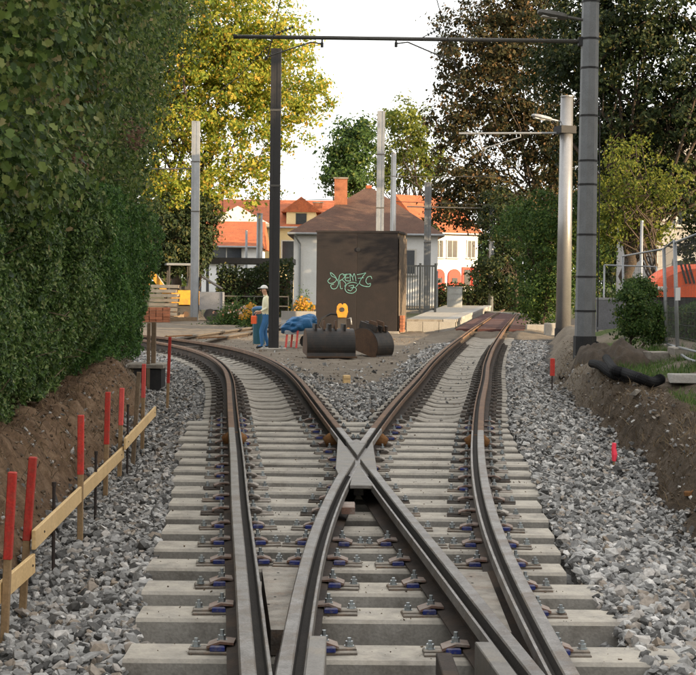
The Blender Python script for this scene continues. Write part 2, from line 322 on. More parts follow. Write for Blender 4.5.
def G(x, y):
    x = np.asarray(x, float); y = np.asarray(y, float)
    le, re, fl, fr = end_l(y), end_r(y), foot_l(y), foot_r(y)
    mid = np.where(y < 17.5, -.17, -.12)
    # between the far tracks the ground is level with the sleepers
    gap = (x > CL(y)+.9) & (x < CRt(y)-.9) & (y > 17)
    mid = np.where(gap, -.06, mid)
    near = 1-sstep(27, 38, y)
    tl = np.clip((le-x)/np.maximum(le-fl, .2), 0, 1)
    zl = -.09-.15*tl*near
    bl = sstep(0, .62, fl-x)*(.52+.16*vnoise(x, y, 1.3, 3))*(1-sstep(28, 33, y))
    zl = zl+bl
    tr = np.clip((x-re)/np.maximum(fr-re, .2), 0, 1)
    zr = -.05-.27*tr**1.3*near+.10*np.sin(np.pi*np.clip(tr*1.3, 0, 1))*sstep(12, 17, y)*near
    br = sstep(0, .50, x-fr)*(.42+.20*vnoise(x, y, 1.1, 8))*(1-sstep(40, 50, y)) + .25*sstep(1.0, 2.4, x-fr)*(1-sstep(44, 54, y))
    zr = zr+br
    z = np.where(x < le, zl, np.where(x > re, zr, mid))
    far = sstep(44, 60, y); z = z*(1-far)-.04*far
    z = z+.17*np.exp(-((x-CRt(y)-.25)/1.75)**6)*sstep(45.5, 50.3, y)*(1-sstep(80, 95, y))
    amp = .03+.10*(((x < fl) & (x > fl-1.0)) | ((x > fr) & (x < fr+.9)))*near
    z = z+(vnoise(x, y, 4, 1)-.5)*amp*1.3+(vnoise(x, y, 9, 2)-.5)*amp*.9
    return z
def g(x, y): return float(G(np.array([x]), np.array([y]))[0])

# ================================================================== SETTING: ground
def grow(a, step, end, k):
    out = [a]
    while abs(out[-1]) < abs(end): out.append(out[-1]+step); step *= k
    return out
gx = sorted(set(np.round(np.concatenate([np.arange(-5, 6.5, .085), grow(6.5, .2, 900, 1.25), [-q for q in grow(5, .2, 900, 1.25)][1:]]), 4)))
gy = sorted(set(np.round(np.concatenate([np.arange(4, 34, .10), np.arange(34, 70, .45), grow(70, 1, 1500, 1.25), [-q for q in grow(0.001, .5, 500, 1.3)], np.arange(0.5, 4, .25)]), 4)))
gx = np.array(gx); gy = np.array(gy); GX, GY = np.meshgrid(gx, gy); GZ = G(GX, GY)
nx, ny = len(gx), len(gy); idx = np.arange(nx*ny).reshape(ny, nx)
Fq = np.stack([idx[:-1, :-1], idx[:-1, 1:], idx[1:, 1:], idx[1:, :-1]], -1).reshape(-1, 4)
me = mesh_np('ground', np.stack([GX, GY, GZ], -1).reshape(-1, 3), Fq)
# cover of the ground: r = grey stone dust, darkened as shade between stones, g = grass, b = pale sand of the yard (what the ground is made of)
xr, yr = GX.ravel(), GY.ravel()
bal = ((xr > foot_l(yr)-.05) & (xr < foot_r(yr)+.05) & (yr < 48)).astype(float)
gapm = (xr > CL(yr)+1.0) & (xr < CRt(yr)-1.0)
bal = np.where(gapm & (yr > 17), 1-sstep(23, 26, yr), bal)
bal = np.where((yr > 46) & ~gapm, 0, bal)
grass = ((xr > foot_r(yr)+1.0) & (yr < 60)).astype(float)*sstep(.35, .6, vnoise(xr, yr, .9, 5))
grass = np.maximum(grass, ((xr < hedge_x(yr)-.2) & (yr < 30)).astype(float)*.7)
grass = np.maximum(grass, (yr > 75).astype(float)*.6)
sand = sstep(21, 26, yr)*(1-bal)*(1-sstep(75, 95, yr))
ca = me.color_attributes.new('cover', 'FLOAT_COLOR', 'POINT')
ca.data.foreach_set('color', np.stack([bal, grass, sand, np.ones_like(bal)], -1).ravel().astype(np.float32))
me.polygons.foreach_set('use_smooth', np.ones(len(me.polygons), bool))
m, n, l, b = nodes_of('ground_cover')
at = n.new('ShaderNodeAttribute'); at.attribute_name = 'cover'; sp = n.new('ShaderNodeSeparateColor'); l.new(at.outputs['Color'], sp.inputs[0])
tc = n.new('ShaderNodeTexCoord')
def nz(s, d=8, r=.65):
    q = n.new('ShaderNodeTexNoise'); q.inputs['Scale'].default_value = s; q.inputs['Detail'].default_value = d; q.inputs['Roughness'].default_value = r
    l.new(tc.outputs['Object'], q.inputs['Vector']); return q
n1, n2, n3 = nz(1.7), nz(23), nz(6)
soil = ramp(n, [(.25, (.060, .038, .023)), (.5, (.15, .095, .057)), (.75, (.25, .17, .11))]); l.new(n3.outputs[0], soil.inputs[0])
gp_ = n.new('ShaderNodeNewGeometry'); sxp = n.new('ShaderNodeSeparateXYZ'); l.new(gp_.outputs['Position'], sxp.inputs[0])
soil2 = ramp(n, [(.25, (.034, .026, .018)), (.5, (.082, .062, .044)), (.75, (.15, .122, .095))]); l.new(n3.outputs[0], soil2.inputs[0])
rgt = n.new('ShaderNodeMapRange'); rgt.inputs[1].default_value = .5; rgt.inputs[2].default_value = 1.5; l.new(sxp.outputs[0], rgt.inputs[0])
dust = ramp(n, [(.3, (.05, .047, .043)), (.7, (.11, .104, .096))]); l.new(n2.outputs[0], dust.inputs[0])  # tone deepened to paint the shade between ballast stones
gr = ramp(n, [(.3, (.03, .05, .015)), (.7, (.085, .105, .03))]); l.new(n2.outputs[0], gr.inputs[0])
sa = ramp(n, [(.3, (.115, .095, .074)), (.7, (.20, .168, .13))]); l.new(n1.outputs[0], sa.inputs[0])
def mixc(fac, a, b_):
    mx = n.new('ShaderNodeMix'); mx.data_type = 'RGBA'; l.new(fac, mx.inputs[0]); l.new(a, mx.inputs[6]); l.new(b_, mx.inputs[7]); return mx.outputs[2]
c = mixc(rgt.outputs[0], soil.outputs[0], soil2.outputs[0]); c = mixc(sp.outputs[2], c, sa.outputs[0]); c = mixc(sp.outputs[1], c, gr.outputs[0]); c = mixc(sp.outputs[0], c, dust.outputs[0])
ov = n.new('ShaderNodeMix'); ov.data_type = 'RGBA'; ov.blend_type = 'OVERLAY'; ov.inputs[0].default_value = .5; l.new(c, ov.inputs[6]); l.new(n2.outputs[0], ov.inputs[7])
l.new(ov.outputs[2], b.inputs['Base Color']); b.inputs['Roughness'].default_value = .95; b.inputs['Specular IOR Level'].default_value = .15
bp = n.new('ShaderNodeBump'); bp.inputs['Strength'].default_value = .8; bp.inputs['Distance'].default_value = .05; l.new(n2.outputs[0], bp.inputs['Height']); l.new(bp.outputs[0], b.inputs['Normal'])
MATS['ground_cover'] = m
struct(obj('ground', me, 'ground_cover'))

# ------------------------------------------------------------------ scattered stones (ballast, clods)
def stone_templates(k, npts, seed):
    r = random.Random(seed); out = []
    for _ in range(k):
        bm = bmesh.new()
        ax = (r.uniform(.8, 1.25), r.uniform(.55, .95), r.uniform(.38, .72))
        ph = r.uniform(0, 6.28)
        for k in range(npts):
            zz = 1-2*(k+.5)/npts; a = ph+k*2.39996; q = math.sqrt(max(0, 1-zz*zz))
            v = [q*math.cos(a)+r.gauss(0, .22), q*math.sin(a)+r.gauss(0, .22), zz+r.gauss(0, .18)]
            nrm = sum(abs(c)**3.5 for c in v)**(1/3.5)
            bm.verts.new([v[i]/nrm*ax[i]*r.uniform(.82, 1.0) for i in range(3)])
        h = bmesh.ops.convex_hull(bm, input=bm.verts)
        bmesh.ops.delete(bm, geom=[e for e in h['geom_interior'] if isinstance(e, bmesh.types.BMVert)], context='VERTS')
        bmesh.ops.triangulate(bm, faces=bm.faces); bm.verts.index_update()
        out.append((np.array([v.co[:] for v in bm.verts]), np.array([[v.index for v in f.verts] for f in bm.faces]))); bm.free()
    return out
def rotmats(n, tilt=1.0):
    a = rng.uniform(0, 2*np.pi, n); t1 = rng.normal(0, .5*tilt, n); t2 = rng.normal(0, .5*tilt, n)
    ca, sa = np.cos(a), np.sin(a); z = np.zeros(n); o = np.ones(n)
    Rz = np.stack([ca, -sa, z, sa, ca, z, z, z, o], -1).reshape(n, 3, 3)
    Rx = np.stack([o, z, z, z, np.cos(t1), -np.sin(t1), z, np.sin(t1), np.cos(t1)], -1).reshape(n, 3, 3)
    Ry = np.stack([np.cos(t2), z, np.sin(t2), z, o, z, -np.sin(t2), z, np.cos(t2)], -1).reshape(n, 3, 3)
    return Ry @ Rx @ Rz
def stones(P, S, temps):
    n = len(P); ti = rng.integers(0, len(temps), n); Rm = rotmats(n); Vs = []; Fs = []; off = 0
    for k, (tv, tf) in enumerate(temps):
        q = np.where(ti == k)[0]
        if not len(q): continue
        V = np.einsum('nij,vj->nvi', Rm[q], tv)*S[q][:, None, None]+P[q][:, None, :]
        Fc = tf[None]+(np.arange(len(q))*len(tv))[:, None, None]+off
        Vs.append(V.reshape(-1, 3)); Fs.append(Fc.reshape(-1, 3)); off += V.shape[0]*V.shape[1]
    return np.concatenate(Vs), np.concatenate(Fs)
T_near = stone_templates(40, 11, 3); T_far = stone_templates(30, 7, 5)
def scatter(n, y0, y1, xlo, xhi):
    y = rng.uniform(y0, y1, n); lo, hi = xlo(y), xhi(y); w = (hi-lo)/np.max(hi-lo)
    keep = (rng.uniform(0, 1, n) < w) & (hi > lo); y = y[keep]; lo = lo[keep]; hi = hi[keep]
    return np.stack([rng.uniform(lo, hi), y], -1)
SP = []
def put(xy, smin, smax, lift=.0, layers=1):
    s = np.exp(rng.normal(math.log((smin+smax)/2*.92), .36, len(xy))); s = np.clip(s, smin*.45, smax*1.55)
    z = G(xy[:, 0], xy[:, 1])+lift*rng.uniform(0, 1, len(xy))+s*.15
    SP.append((np.column_stack([xy, z]), s))
put(scatter(19000, 5.0, 14, lambda y: foot_l(y)-.12, lambda y: end_l(y)+.08), .019, .035, .05)
put(scatter(11500, 14, 28, lambda y: foot_l(y)-.15, lambda y: end_l(y)+.02), .022, .037, .04)
put(scatter(23500, 5.0, 14, lambda y: end_r(y)-.06, lambda y: foot_r(y)+.10), .019, .035, .06)
put(scatter(14500, 14, 28, lambda y: end_r(y)-.02, lambda y: foot_r(y)+.1), .022, .037, .05)
put(scatter(7000, 28, 44, lambda y: end_r(y)-.1, lambda y: foot_r(y)-.1), .03, .048, .03)
put(scatter(3500, 5, 17.6, lambda y: end_l(y), lambda y: end_r(y)), .02, .034, .0)            # low in the cribs
put(scatter(6000, 17.6, 40, lambda y: CL(y)-.8, lambda y: CL(y)+.85), .02, .034, .02)          # between far sleepers
put(scatter(6000, 17.6, 44, lambda y: CRt(y)-.8, lambda y: CRt(y)+.85), .02, .034, .02)
_pile = np.stack([rng.normal(0, .16, 130), rng.uniform(18, 34, 130)], -1); _pile[:, 0] += CRt(_pile[:, 1]); put(_pile, .014, .024, .01); SP[-1][0][:, 2] += .075
put(scatter(520, 8, 30, lambda y: foot_r(y)+.05, lambda y: foot_r(y)+.6), .016, .034, .0)
put(scatter(300, 8, 27, lambda y: foot_l(y)-.6, lambda y: foot_l(y)-.05), .016, .030, .0)
put(scatter(12000, 17.4, 27.5, lambda y: CL(y)+.88, lambda y: CRt(y)-.88), .022, .036, .03)     # the wedge between the tracks
put(scatter(6500, 28, 42, lambda y: CRt(y)-2.0, lambda y: CRt(y)-.7), .03, .045, .03)
put(scatter(5500, 28, 44, lambda y: CL(y)+.7, lambda y: CL(y)+2.4), .03, .045, .03)
put(scatter(3500, 28, 36, lambda y: CL(y)-2.2, lambda y: CL(y)-.7), .03, .045, .03)
allP = np.concatenate([a for a, _ in SP]); allS = np.concatenate([q for _, q in SP])
# the loose edge of the ballast thins out over the trodden soil between the tracks
mid_ = (allP[:, 0] > CL(allP[:, 1])+.85) & (allP[:, 0] < CRt(allP[:, 1])-.85) & (allP[:, 1] > 20)
dtr = np.minimum(allP[:, 0]-CL(allP[:, 1])-.85, CRt(allP[:, 1])-.85-allP[:, 0])
pk = np.clip(1.15-sstep(20.5, 26.5, allP[:, 1]+2.2*(vnoise(allP[:, 0], allP[:, 1], 1.1, 41)-.5))*np.clip(dtr/.55+.2, 0, 1.15), 0.02, 1)
keep = ~mid_ | (rng.uniform(0, 1, len(allP)) < pk); allP = allP[keep]; allS = allS[keep]
nr = (allP[:, 1] < 10.2) & (allS > .018)
V1, F1 = stones(allP[nr], allS[nr], T_near); V2, F2 = stones(allP[~nr], allS[~nr], T_far)
tag(obj('ballast_gravel', mesh_np('ballast', np.concatenate([V1, V2]), np.concatenate([F1, F2+len(V1)])), 'ballast_stone'),
    'loose grey crushed stone ballast heaped along the sleepers', 'gravel', kind='stuff')
# clods and pebbles on the two cut banks and around the yard
SP = []
put(scatter(4500, 6, 30, lambda y: foot_l(y)-.95, lambda y: foot_l(y)+.02), .006, .022, .0)
put(scatter(4500, 7, 34, lambda y: foot_r(y)-.1, lambda y: foot_r(y)+1.1), .006, .024, .0)
put(scatter(1500, 25, 46, lambda y: CL(y)+1.6, lambda y: CRt(y)-1.6), .012, .03, .0)
Vc, Fc = stones(np.concatenate([a for a, _ in SP]), np.concatenate([s for _, s in SP]), T_far)
tag(obj('soil_clods', mesh_np('clods', Vc, Fc), 'clod_stone'), 'brown soil clods and pebbles on the cut banks', 'soil', kind='stuff')
# dry roots hanging from the right bank, grass tufts
def blades(P, h, w, lean, name):
    n = len(P); a = rng.uniform(0, 2*np.pi, n); d = np.stack([np.cos(a), np.sin(a), np.zeros(n)], -1)
    lv = rng.normal(0, lean, (n, 2)); hh = h*rng.uniform(.5, 1.3, n)
    tip = P+np.column_stack([lv*hh[:, None], hh]); mid = P+np.column_stack([lv*hh[:, None]*.3, hh*.55])
    ww = (w*rng.uniform(.6, 1.2, n))[:, None]*d
    V = np.stack([P-ww, P+ww, mid+ww*.7, tip, mid-ww*.7], 1).reshape(-1, 3)
    o = np.arange(n)[:, None]*5
    Fc = np.concatenate([np.array([0, 1, 2]), np.array([0, 2, 4]), np.array([4, 2, 3])])[None].reshape(1, 3, 3)+o[:, :, None]
    return mesh_np(name, V, Fc.reshape(-1, 3))
def onG(xy): return np.column_stack([xy, G(xy[:, 0], xy[:, 1])])
xy = scatter(14000, 10, 30, lambda y: foot_r(y)+.75, lambda y: foot_r(y)+3.2); xy = xy[vnoise(xy[:, 0], xy[:, 1], .9, 5) > .45]
tag(obj('grass', blades(onG(xy), .13, .006, .5, 'grass'), 'blade'), 'short green grass growing on top of the cut bank', 'grass', kind='stuff')
xy = scatter(3600, 9, 31, lambda y: foot_r(y)+.12, lambda y: foot_r(y)+.62)
p = onG(xy); tag(obj('dry_roots', blades(p, .10, .0035, 1.4, 'roots'), 'dry_root'), 'dry roots and dead grass hanging in the dug bank', 'roots', kind='stuff')
xy = scatter(1800, 9, 27, lambda y: foot_l(y)-.95, lambda y: foot_l(y)-.25)
tag(obj('bank_weeds', blades(onG(xy), .09, .004, 1.2, 'weeds'), 'dry_root'), 'dry stalks and weeds on the bank below the hedge', 'weeds', kind='stuff')

# ================================================================== TRACKS
RT = .20
PROF = [(-.062, -.006), (-.056, 0), (-.006, 0), (0, -.006), (.004, -.052), (.036, -.052), (.041, -.009), (.045, -.004), (.057, -.004), (.060, -.05),
        (.012, -.075), (0, -.085), (0, -.155), (.075, -.170), (.075, -.18), (-.105, -.18), (-.105, -.17), (-.03, -.155), (-.03, -.085), (-.062, -.045)]
def rail_mesh(cf, side, y0, y1, step=.25):
    """side -1: rail to the left of the centre line; the groove lies on the inside"""
    n = max(2, int((y1-y0)/step)+1); ys = np.linspace(y0, y1, n); e = .02
    xs = cf(ys); sl_ = (cf(ys+e)-cf(ys-e))/(2*e); L = np.sqrt(1+sl_**2); nxv = 1/L; nyv = -sl_/L          # unit vector to the right
    V = []
    for (u, w) in PROF:
        k = side*.5+(-side)*u
        V.append(np.stack([xs+nxv*k, ys+nyv*k, np.full(n, RT+w)], -1))
    V = np.stack(V, 1); m_ = len(PROF); Fc = []
    for i in range(n-1):
        for j in range(m_):
            j2 = (j+1) % m_; q = (i*m_+j, i*m_+j2, (i+1)*m_+j2, (i+1)*m_+j); Fc.append(q if side > 0 else q[::-1])
    me = bpy.data.meshes.new('rail'); caps = [tuple(range(m_)), tuple((n-1)*m_+j for j in range(m_-1, -1, -1))]
    me.from_pydata(V.reshape(-1, 3).tolist(), [], Fc+caps)
    bm = bmesh.new(); bm.from_mesh(me); bmesh.ops.recalc_face_normals(bm, faces=bm.faces); bm.to_mesh(me); bm.free()
    me.polygons.foreach_set('material_index', [1 if (i % m_) in (3, 4, 5) else 2 if 9 <= (i % m_) <= 18 else 0 for i in range((n-1)*m_)]+[0, 0])
    return me
def edge(cf, side, y): return float(cf(y))+side*.5
turnout = thing('track_turnout', 'grooved rail tram turnout with steel crossing on long concrete sleepers', 'track', (0, 0, 0))
JY = 14.75
obj('rail', rail_mesh(CL, -1, 3.2, JY), 'rail_steel', turnout); obj('rail', rail_mesh(CRt, 1, 3.2, JY), 'rail_steel', turnout)
obj('rail', rail_mesh(CRt, -1, 3.2, 11.55), 'rail_steel', turnout); obj('rail', rail_mesh(CL, 1, 3.2, 11.45), 'rail_steel', turnout)
obj('rail', rail_mesh(CRt, -1, 13.35, JY), 'rail_steel', turnout); obj('rail', rail_mesh(CL, 1, 13.35, JY), 'rail_steel', turnout)
# the cast crossing: four quadrants standing between the two crossing flangeways
ya = np.linspace(11, 14.2, 321)
rl = np.array([edge(CRt, -1, y) for y in ya]); lr = np.array([edge(CL, 1, y) for y in ya])
def xat(arr, y): return float(np.interp(y, ya, arr))
GW = .041
yc_left = float(ya[np.argmin(abs(rl-(lr-GW)))]); yc_right = float(ya[np.argmin(abs((rl+GW)-lr))])
yc_bot = float(ya[np.argmin(abs((rl+GW)-(lr-GW)))]); yc_top = float(ya[np.argmin(abs(rl-lr))])
frog = MB(); zt = RT-.002
yl_top = float(ya[np.argmin(abs((lr-GW)+.085))]); yr_top = float(ya[np.argmin(abs((rl+GW)-.235))])
frog.prism([(xat(rl, yc_left), yc_left), (xat(lr, yl_top)-GW, yl_top), (-.085, yl_top-.25), (-.085, 11.55), (xat(rl, 11.2)-.06, 11.2), (xat(rl, 11.2), 11.2)], .03, zt)
frog.prism([(xat(lr, yc_right), yc_right), (xat(rl, yr_top)+GW, yr_top), (.235, yr_top-.25), (.235, 11.45), (xat(lr, 11.1)+.06, 11.1), (xat(lr, 11.1), 11.1)], .03, zt)
frog.prism([(xat(rl, 11.0)+GW, 10.62), (xat(lr, 11.0)-GW+.035, 10.62), (xat(lr, 11.3)-GW, 11.3), (.5*(xat(rl, yc_bot)+GW+xat(lr, yc_bot)-GW), yc_bot), (xat(rl, 11.3)+GW, 11.3)], zt-.03, zt-.003)
frog.prism([(xat(rl, 11.3)+GW+.01, 11.25), (xat(lr, 11.3)-GW-.01, 11.25), (.5*(xat(rl, yc_bot)+xat(lr, yc_bot)), yc_bot-.05)], .03, zt-.031)
frog.prism([(xat(rl, yc_top), yc_top), (xat(rl, 13.6), 13.6), (xat(rl, 13.6)-.05, 13.6), (.5*(xat(lr, 14.0)+xat(rl, 14.0)), 13.75), (xat(lr, 13.6)+.05, 13.6), (xat(lr, 13.6), 13.6)], .03, zt)
fl_ = part('crossing_casting', frog, 'frog_steel', turnout); bevel(fl_, .004)
part('flangeway_floor', MB().prism([(-.07, 11.6), (.08, 11.3), (.22, 11.5), (.22, 13.2), (.08, 13.7), (-.07, 13.4)], .022, RT-.044), 'rail_steel', turnout)
part('filler_block', MB().cbox((.015, 10.1, .11), (.09, .24, .05), .006), 'red_clip', turnout)
part('crossing_tag', MB().box((.07, 11.2, .125), (.075, .006, .035)), 'dusty_clip', turnout)
# wing pieces near the camera and the plates joining the converging rails
for (sgn, cf, y1) in ((-1, CRt, 6.02), (1, CL, 5.95)):
    ys = np.linspace(3.2, y1, 6); a = np.array([edge(cf, sgn, y) for y in ys])
    o1, o2 = (-sgn)*.047, (-sgn)*.118
    poly = [(a[k]+o1, ys[k]) for k in range(6)]+[(a[k]+o2, ys[k]) for k in range(5, -1, -1)]
    bevel(part('wing_bar', MB().prism(poly, .03, RT+.003), 'frog_steel', turnout), .004)
bevel(part('check_bar', MB().prism([(.43, 3.2), (.50, 3.2), (.44, 6.1), (.375, 6.1)], .03, .12), 'rail_side', turnout), .004)
for (cfa, sa_, cfb, sb_, yb) in ((CL, -1, CRt, -1, 7.9), (CL, 1, CRt, 1, 7.85)):
    for (y0, y1) in ((3.6, 5.1), (5.13, 6.45), (6.48, yb)):
        poly = [(edge(cfa, sa_, y)+(.085 if sa_ < 0 else .075), y) for y in (y0, y1)]+[(edge(cfb, sb_, y)-(.075 if sb_ < 0 else .085), y) for y in (y1, y0)]
        if poly[3][0]-poly[0][0] < .012 or poly[2][0]-poly[1][0] < .012: continue
        pl = part('joining_plate', MB().prism(poly, .006, .118), 'plate_steel', turnout)
        xm = (poly[1][0]+poly[2][0])/2
        if y1 > 6.4:
            hb = MB()
            for t in (.08, .2, .5, .62): hb.disc((xm+random.uniform(-.02, .02), y1-(y1-y0)*t-.03, .1195), .0075, 8)
            part('bolt_hole', hb, 'hole', pl)
# sleepers
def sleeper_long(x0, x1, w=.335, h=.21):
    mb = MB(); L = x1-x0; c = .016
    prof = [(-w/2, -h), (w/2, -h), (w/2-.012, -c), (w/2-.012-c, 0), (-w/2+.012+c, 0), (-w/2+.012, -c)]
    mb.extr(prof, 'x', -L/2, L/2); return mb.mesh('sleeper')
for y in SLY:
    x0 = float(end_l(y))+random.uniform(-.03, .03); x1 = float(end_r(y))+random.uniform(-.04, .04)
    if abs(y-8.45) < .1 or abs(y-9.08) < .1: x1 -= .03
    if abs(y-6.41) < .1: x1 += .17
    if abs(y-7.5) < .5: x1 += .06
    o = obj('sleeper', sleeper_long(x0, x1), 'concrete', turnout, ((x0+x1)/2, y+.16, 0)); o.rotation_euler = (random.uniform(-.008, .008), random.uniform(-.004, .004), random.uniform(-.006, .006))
# fastenings: plate, pad, clip and two bolts on either foot of each rail
def hexn(mb, c, r, h, n=6): mb.tube([c, (c[0], c[1], c[2]+h)], r, n)
def f_plate():
    mb = MB(); mb.cbox((.075, 0, .006), (.18, .12, .012), .004); mb.cbox((.112, .004, .017), (.105, .06, .012), .005); return mb.mesh('fastening')
def f_pad(): mb = MB(); mb.cbox((.036, -.004, .026), (.066, .125, .024), .006); return mb.mesh('pad')
def f_clip():
    mb = MB(); mb.extr([(-.035, .040), (-.035, .050), (.025, .056), (.085, .034), (.085, .022), (.025, .044)], 'y', -.048, .05)
    return mb.mesh('clip')
def f_bolt(zb, h):
    mb = MB(); hexn(mb, (0, 0, zb), .023, .005, 8); hexn(mb, (0, 0, zb+.005), .018, .019, 6); hexn(mb, (0, 0, zb+.024), .0095, h, 6); return mb.mesh('bolt')
ME_plate, ME_plateD, ME_pad, ME_padD, ME_clip, ME_clipD, ME_b1, ME_b2 = f_plate(), f_plate(), f_pad(), f_pad(), f_clip(), f_clip(), f_bolt(.050, .024), f_bolt(.022, .014)
ME_plateP = f_plate()
def fasten(parent, x, y, z, rz, kind):
    """kind b: blue pad, d: dark, p: pale and dusty"""
    pm, mm = {'b': (ME_plate, 'plate_steel'), 'd': (ME_plateD, 'plate_dark'), 'p': (ME_plateP, 'dusty_clip')}[kind]
    o = obj('fastening', pm, mm, parent, (x, y, z), rz)
    pd = obj('pad', ME_pad if kind == 'b' else ME_padD, 'blue_plastic' if kind == 'b' else 'plate_dark', o)
    obj('clip', ME_clip if kind != 'p' else ME_clipD, 'red_clip' if kind != 'p' else 'dusty_clip', o)
    obj('bolt', ME_b1, 'zinc', o, (.022, 0, 0)); obj('bolt', ME_b2, 'zinc', o, (.135, random.uniform(-.02, .02), 0))
    return o
RAILS = [(CL, -1), (CL, 1), (CRt, -1), (CRt, 1)]
def slope(cf, y): return float((cf(y+.05)-cf(y-.05))/.1)
for y in SLY:
    ym = y+.15
    for (cf, sd) in RAILS:
        e = edge(cf, sd, ym)
        for out in (sd, -sd):
            # foot edge of the rail on this side; out = +1 means to the right
            fx = e+(out*.105 if out == sd else out*.075)
            others = [edge(c2, s2, ym) for (c2, s2) in RAILS if (c2, s2) != (cf, sd)]
            reach = fx+out*.21
            clash = any((o_-e)*out > 0 and abs(o_-e) < .40 for o_ in others)
            if clash or not (float(end_l(ym)) < fx < float(end_r(ym))): continue
            far = y > 10.3
            kind = 'b' if (not far or random.random() < .25) else 'd'
            if far and cf is CL and sd == -1 and out == 1: kind = 'p' if y < 14.5 else 'b'
            if far and cf is CRt and sd == 1 and out == 1 and y < 15.5: kind = random.choice('pdp')
            if far and cf is CRt and sd == -1 and out == 1 and y > 12: kind = random.choice('ppb')
            a = math.atan(-slope(cf, ym))
            fasten(turnout, fx, ym+random.uniform(-.012, .012), .001, (0 if out > 0 else math.pi)+a+random.gauss(0, .05), kind)
gritP = []
for o_ in list(turnout.children):
    if o_.name.startswith('fastening'):
        k_ = 10; gritP.append(np.column_stack([o_.location.x+rng.normal(0, .11, k_), o_.location.y+rng.normal(0, .06, k_), np.full(k_, .004)]))
gritP = np.concatenate(gritP); gq = np.concatenate([np.column_stack([rng.uniform(end_l(y), end_r(y), 45), y+rng.uniform(.02, .3, 45), np.full(45, .003)]) for y in SLY])
gritP = np.concatenate([gritP, gq]); Vg, Fg = stones(gritP, np.clip(np.exp(rng.normal(math.log(.0042), .45, len(gritP))), .002, .016), T_far)
tag(obj('grit', mesh_np('grit', Vg, Fg), 'clod_stone'), 'brown crumbs of soil and grit lying on the sleepers', 'grit', kind='stuff')
# thermit welds hanging under the joints
for (cf, sd) in RAILS:
    e = edge(cf, sd, JY); mb = MB()
    mb.tube([(e-.11, JY, .06), (e-.06, JY, .085), (e+.06, JY, .085), (e+.11, JY, .06)], [.05, .07, .07, .045], 8)
    part('weld_collar', mb, 'weld', turnout, True)
# the two far tracks
ME_ff = None
def far_fast():
    mb = MB(); mb.cbox((.07, 0, .012), (.17, .12, .024), .005); mb.cbox((.04, 0, .04), (.09, .09, .035), .01); hexn(mb, (.05, 0, .055), .02, .03, 6); return mb.mesh('fastening')
ME_ff = far_fast()
def wavy_sleeper():
    mb = MB(); N = 20; prof = []
    for k in range(N+1):
        u = -.86+1.72*k/N; d = -.045*float(sstep(.33, .12, abs(u)))-.02*float(sstep(.70, .86, abs(u)))
        prof.append((u, d))
    vs = []; fs = []; w = .13
    for (u, d) in prof: vs += [(u, -w, -.2), (u, -w, d-.02), (u, -w+.03, d), (u, w-.03, d), (u, w, d-.02), (u, w, -.2)]
    for k in range(N):
        for j in range(5): fs.append((k*6+j, k*6+j+1, k*6+j+7, k*6+j+6))
    fs += [tuple(range(6)), tuple(N*6+j for j in range(5, -1, -1))]
    return mb.add(vs, fs).mesh('sleeper')
ME_ws = wavy_sleeper()
for (cf, y1, lab, mm) in ((CL, 43.5, 'rusty tram track curving left past the dark steel mast', 'rail_rust'), (CRt, 88, 'rusty tram track bending right towards the stop platform', 'rail_rust')):
    t = thing('tram_track', lab, 'track', (0, 0, 0))
    for sd in (-1, 1): obj('rail', rail_mesh(cf, sd, JY+.015, y1, .4), mm, t)
    y = 17.85
    while y < min(y1, 47):
        a = -math.atan(slope(cf, y)); x = float(cf(y))
        o = obj('sleeper', ME_ws, 'concrete_old', t, (x, y, random.uniform(-.012, .004)), a)
        if y < 40:
            for sd in (-1, 1):
                for out in (-1, 1):
                    k = sd*.5+(out*.115 if out == sd else out*.085)
                    obj('fastening', ME_ff, 'plate_dark', t, (x+math.cos(a)*k, y+math.sin(a)*k, .002), a+(0 if out > 0 else math.pi))
        y += .6*math.cos(a)
# the junction at the back left: a third track joining, with bright worn rails
JX, JYs = [], []
S3 = np.array([(36.2, -4.35), (39, -4.35), (43, -4.15), (47, -3.65), (52, -2.95), (60, -1.3), (70, 1.2)])
def C3(y): return np.interp(y, np.linspace(34, 70, 200), np.convolve(np.pad(np.interp(np.linspace(34, 70, 200), S3[:, 0], S3[:, 1]), 10, mode='reflect', reflect_type='odd'), np.ones(21)/21, 'valid'))
t = thing('tram_track', 'worn bright tram rails of the junction behind the dark mast', 'track', (0, 0, -.14))
obj('rail', rail_mesh(C3, -1, 37.2, 62, .4), 'rail_bright', t); obj('rail', rail_mesh(C3, 1, 38.4, 62, .4), 'rail_bright', t)
mb = MB(); p0 = PZ(163, 341.5, .22); p1 = PZ(222, 341, .22); mb.bar(p0, p1, .07, .05); part('crossing_bar', mb, 'rail_bright', t)
for (px, py) in ((180, 331.5), (213, 333)):
    q = PZ(px, py, .2); mb = MB(); mb.bar((q[0]-.3, q[1]-.6, .215), (q[0]+.25, q[1]+.6, .215), .12, .03); part('switch_tongue', mb, 'weld', t)

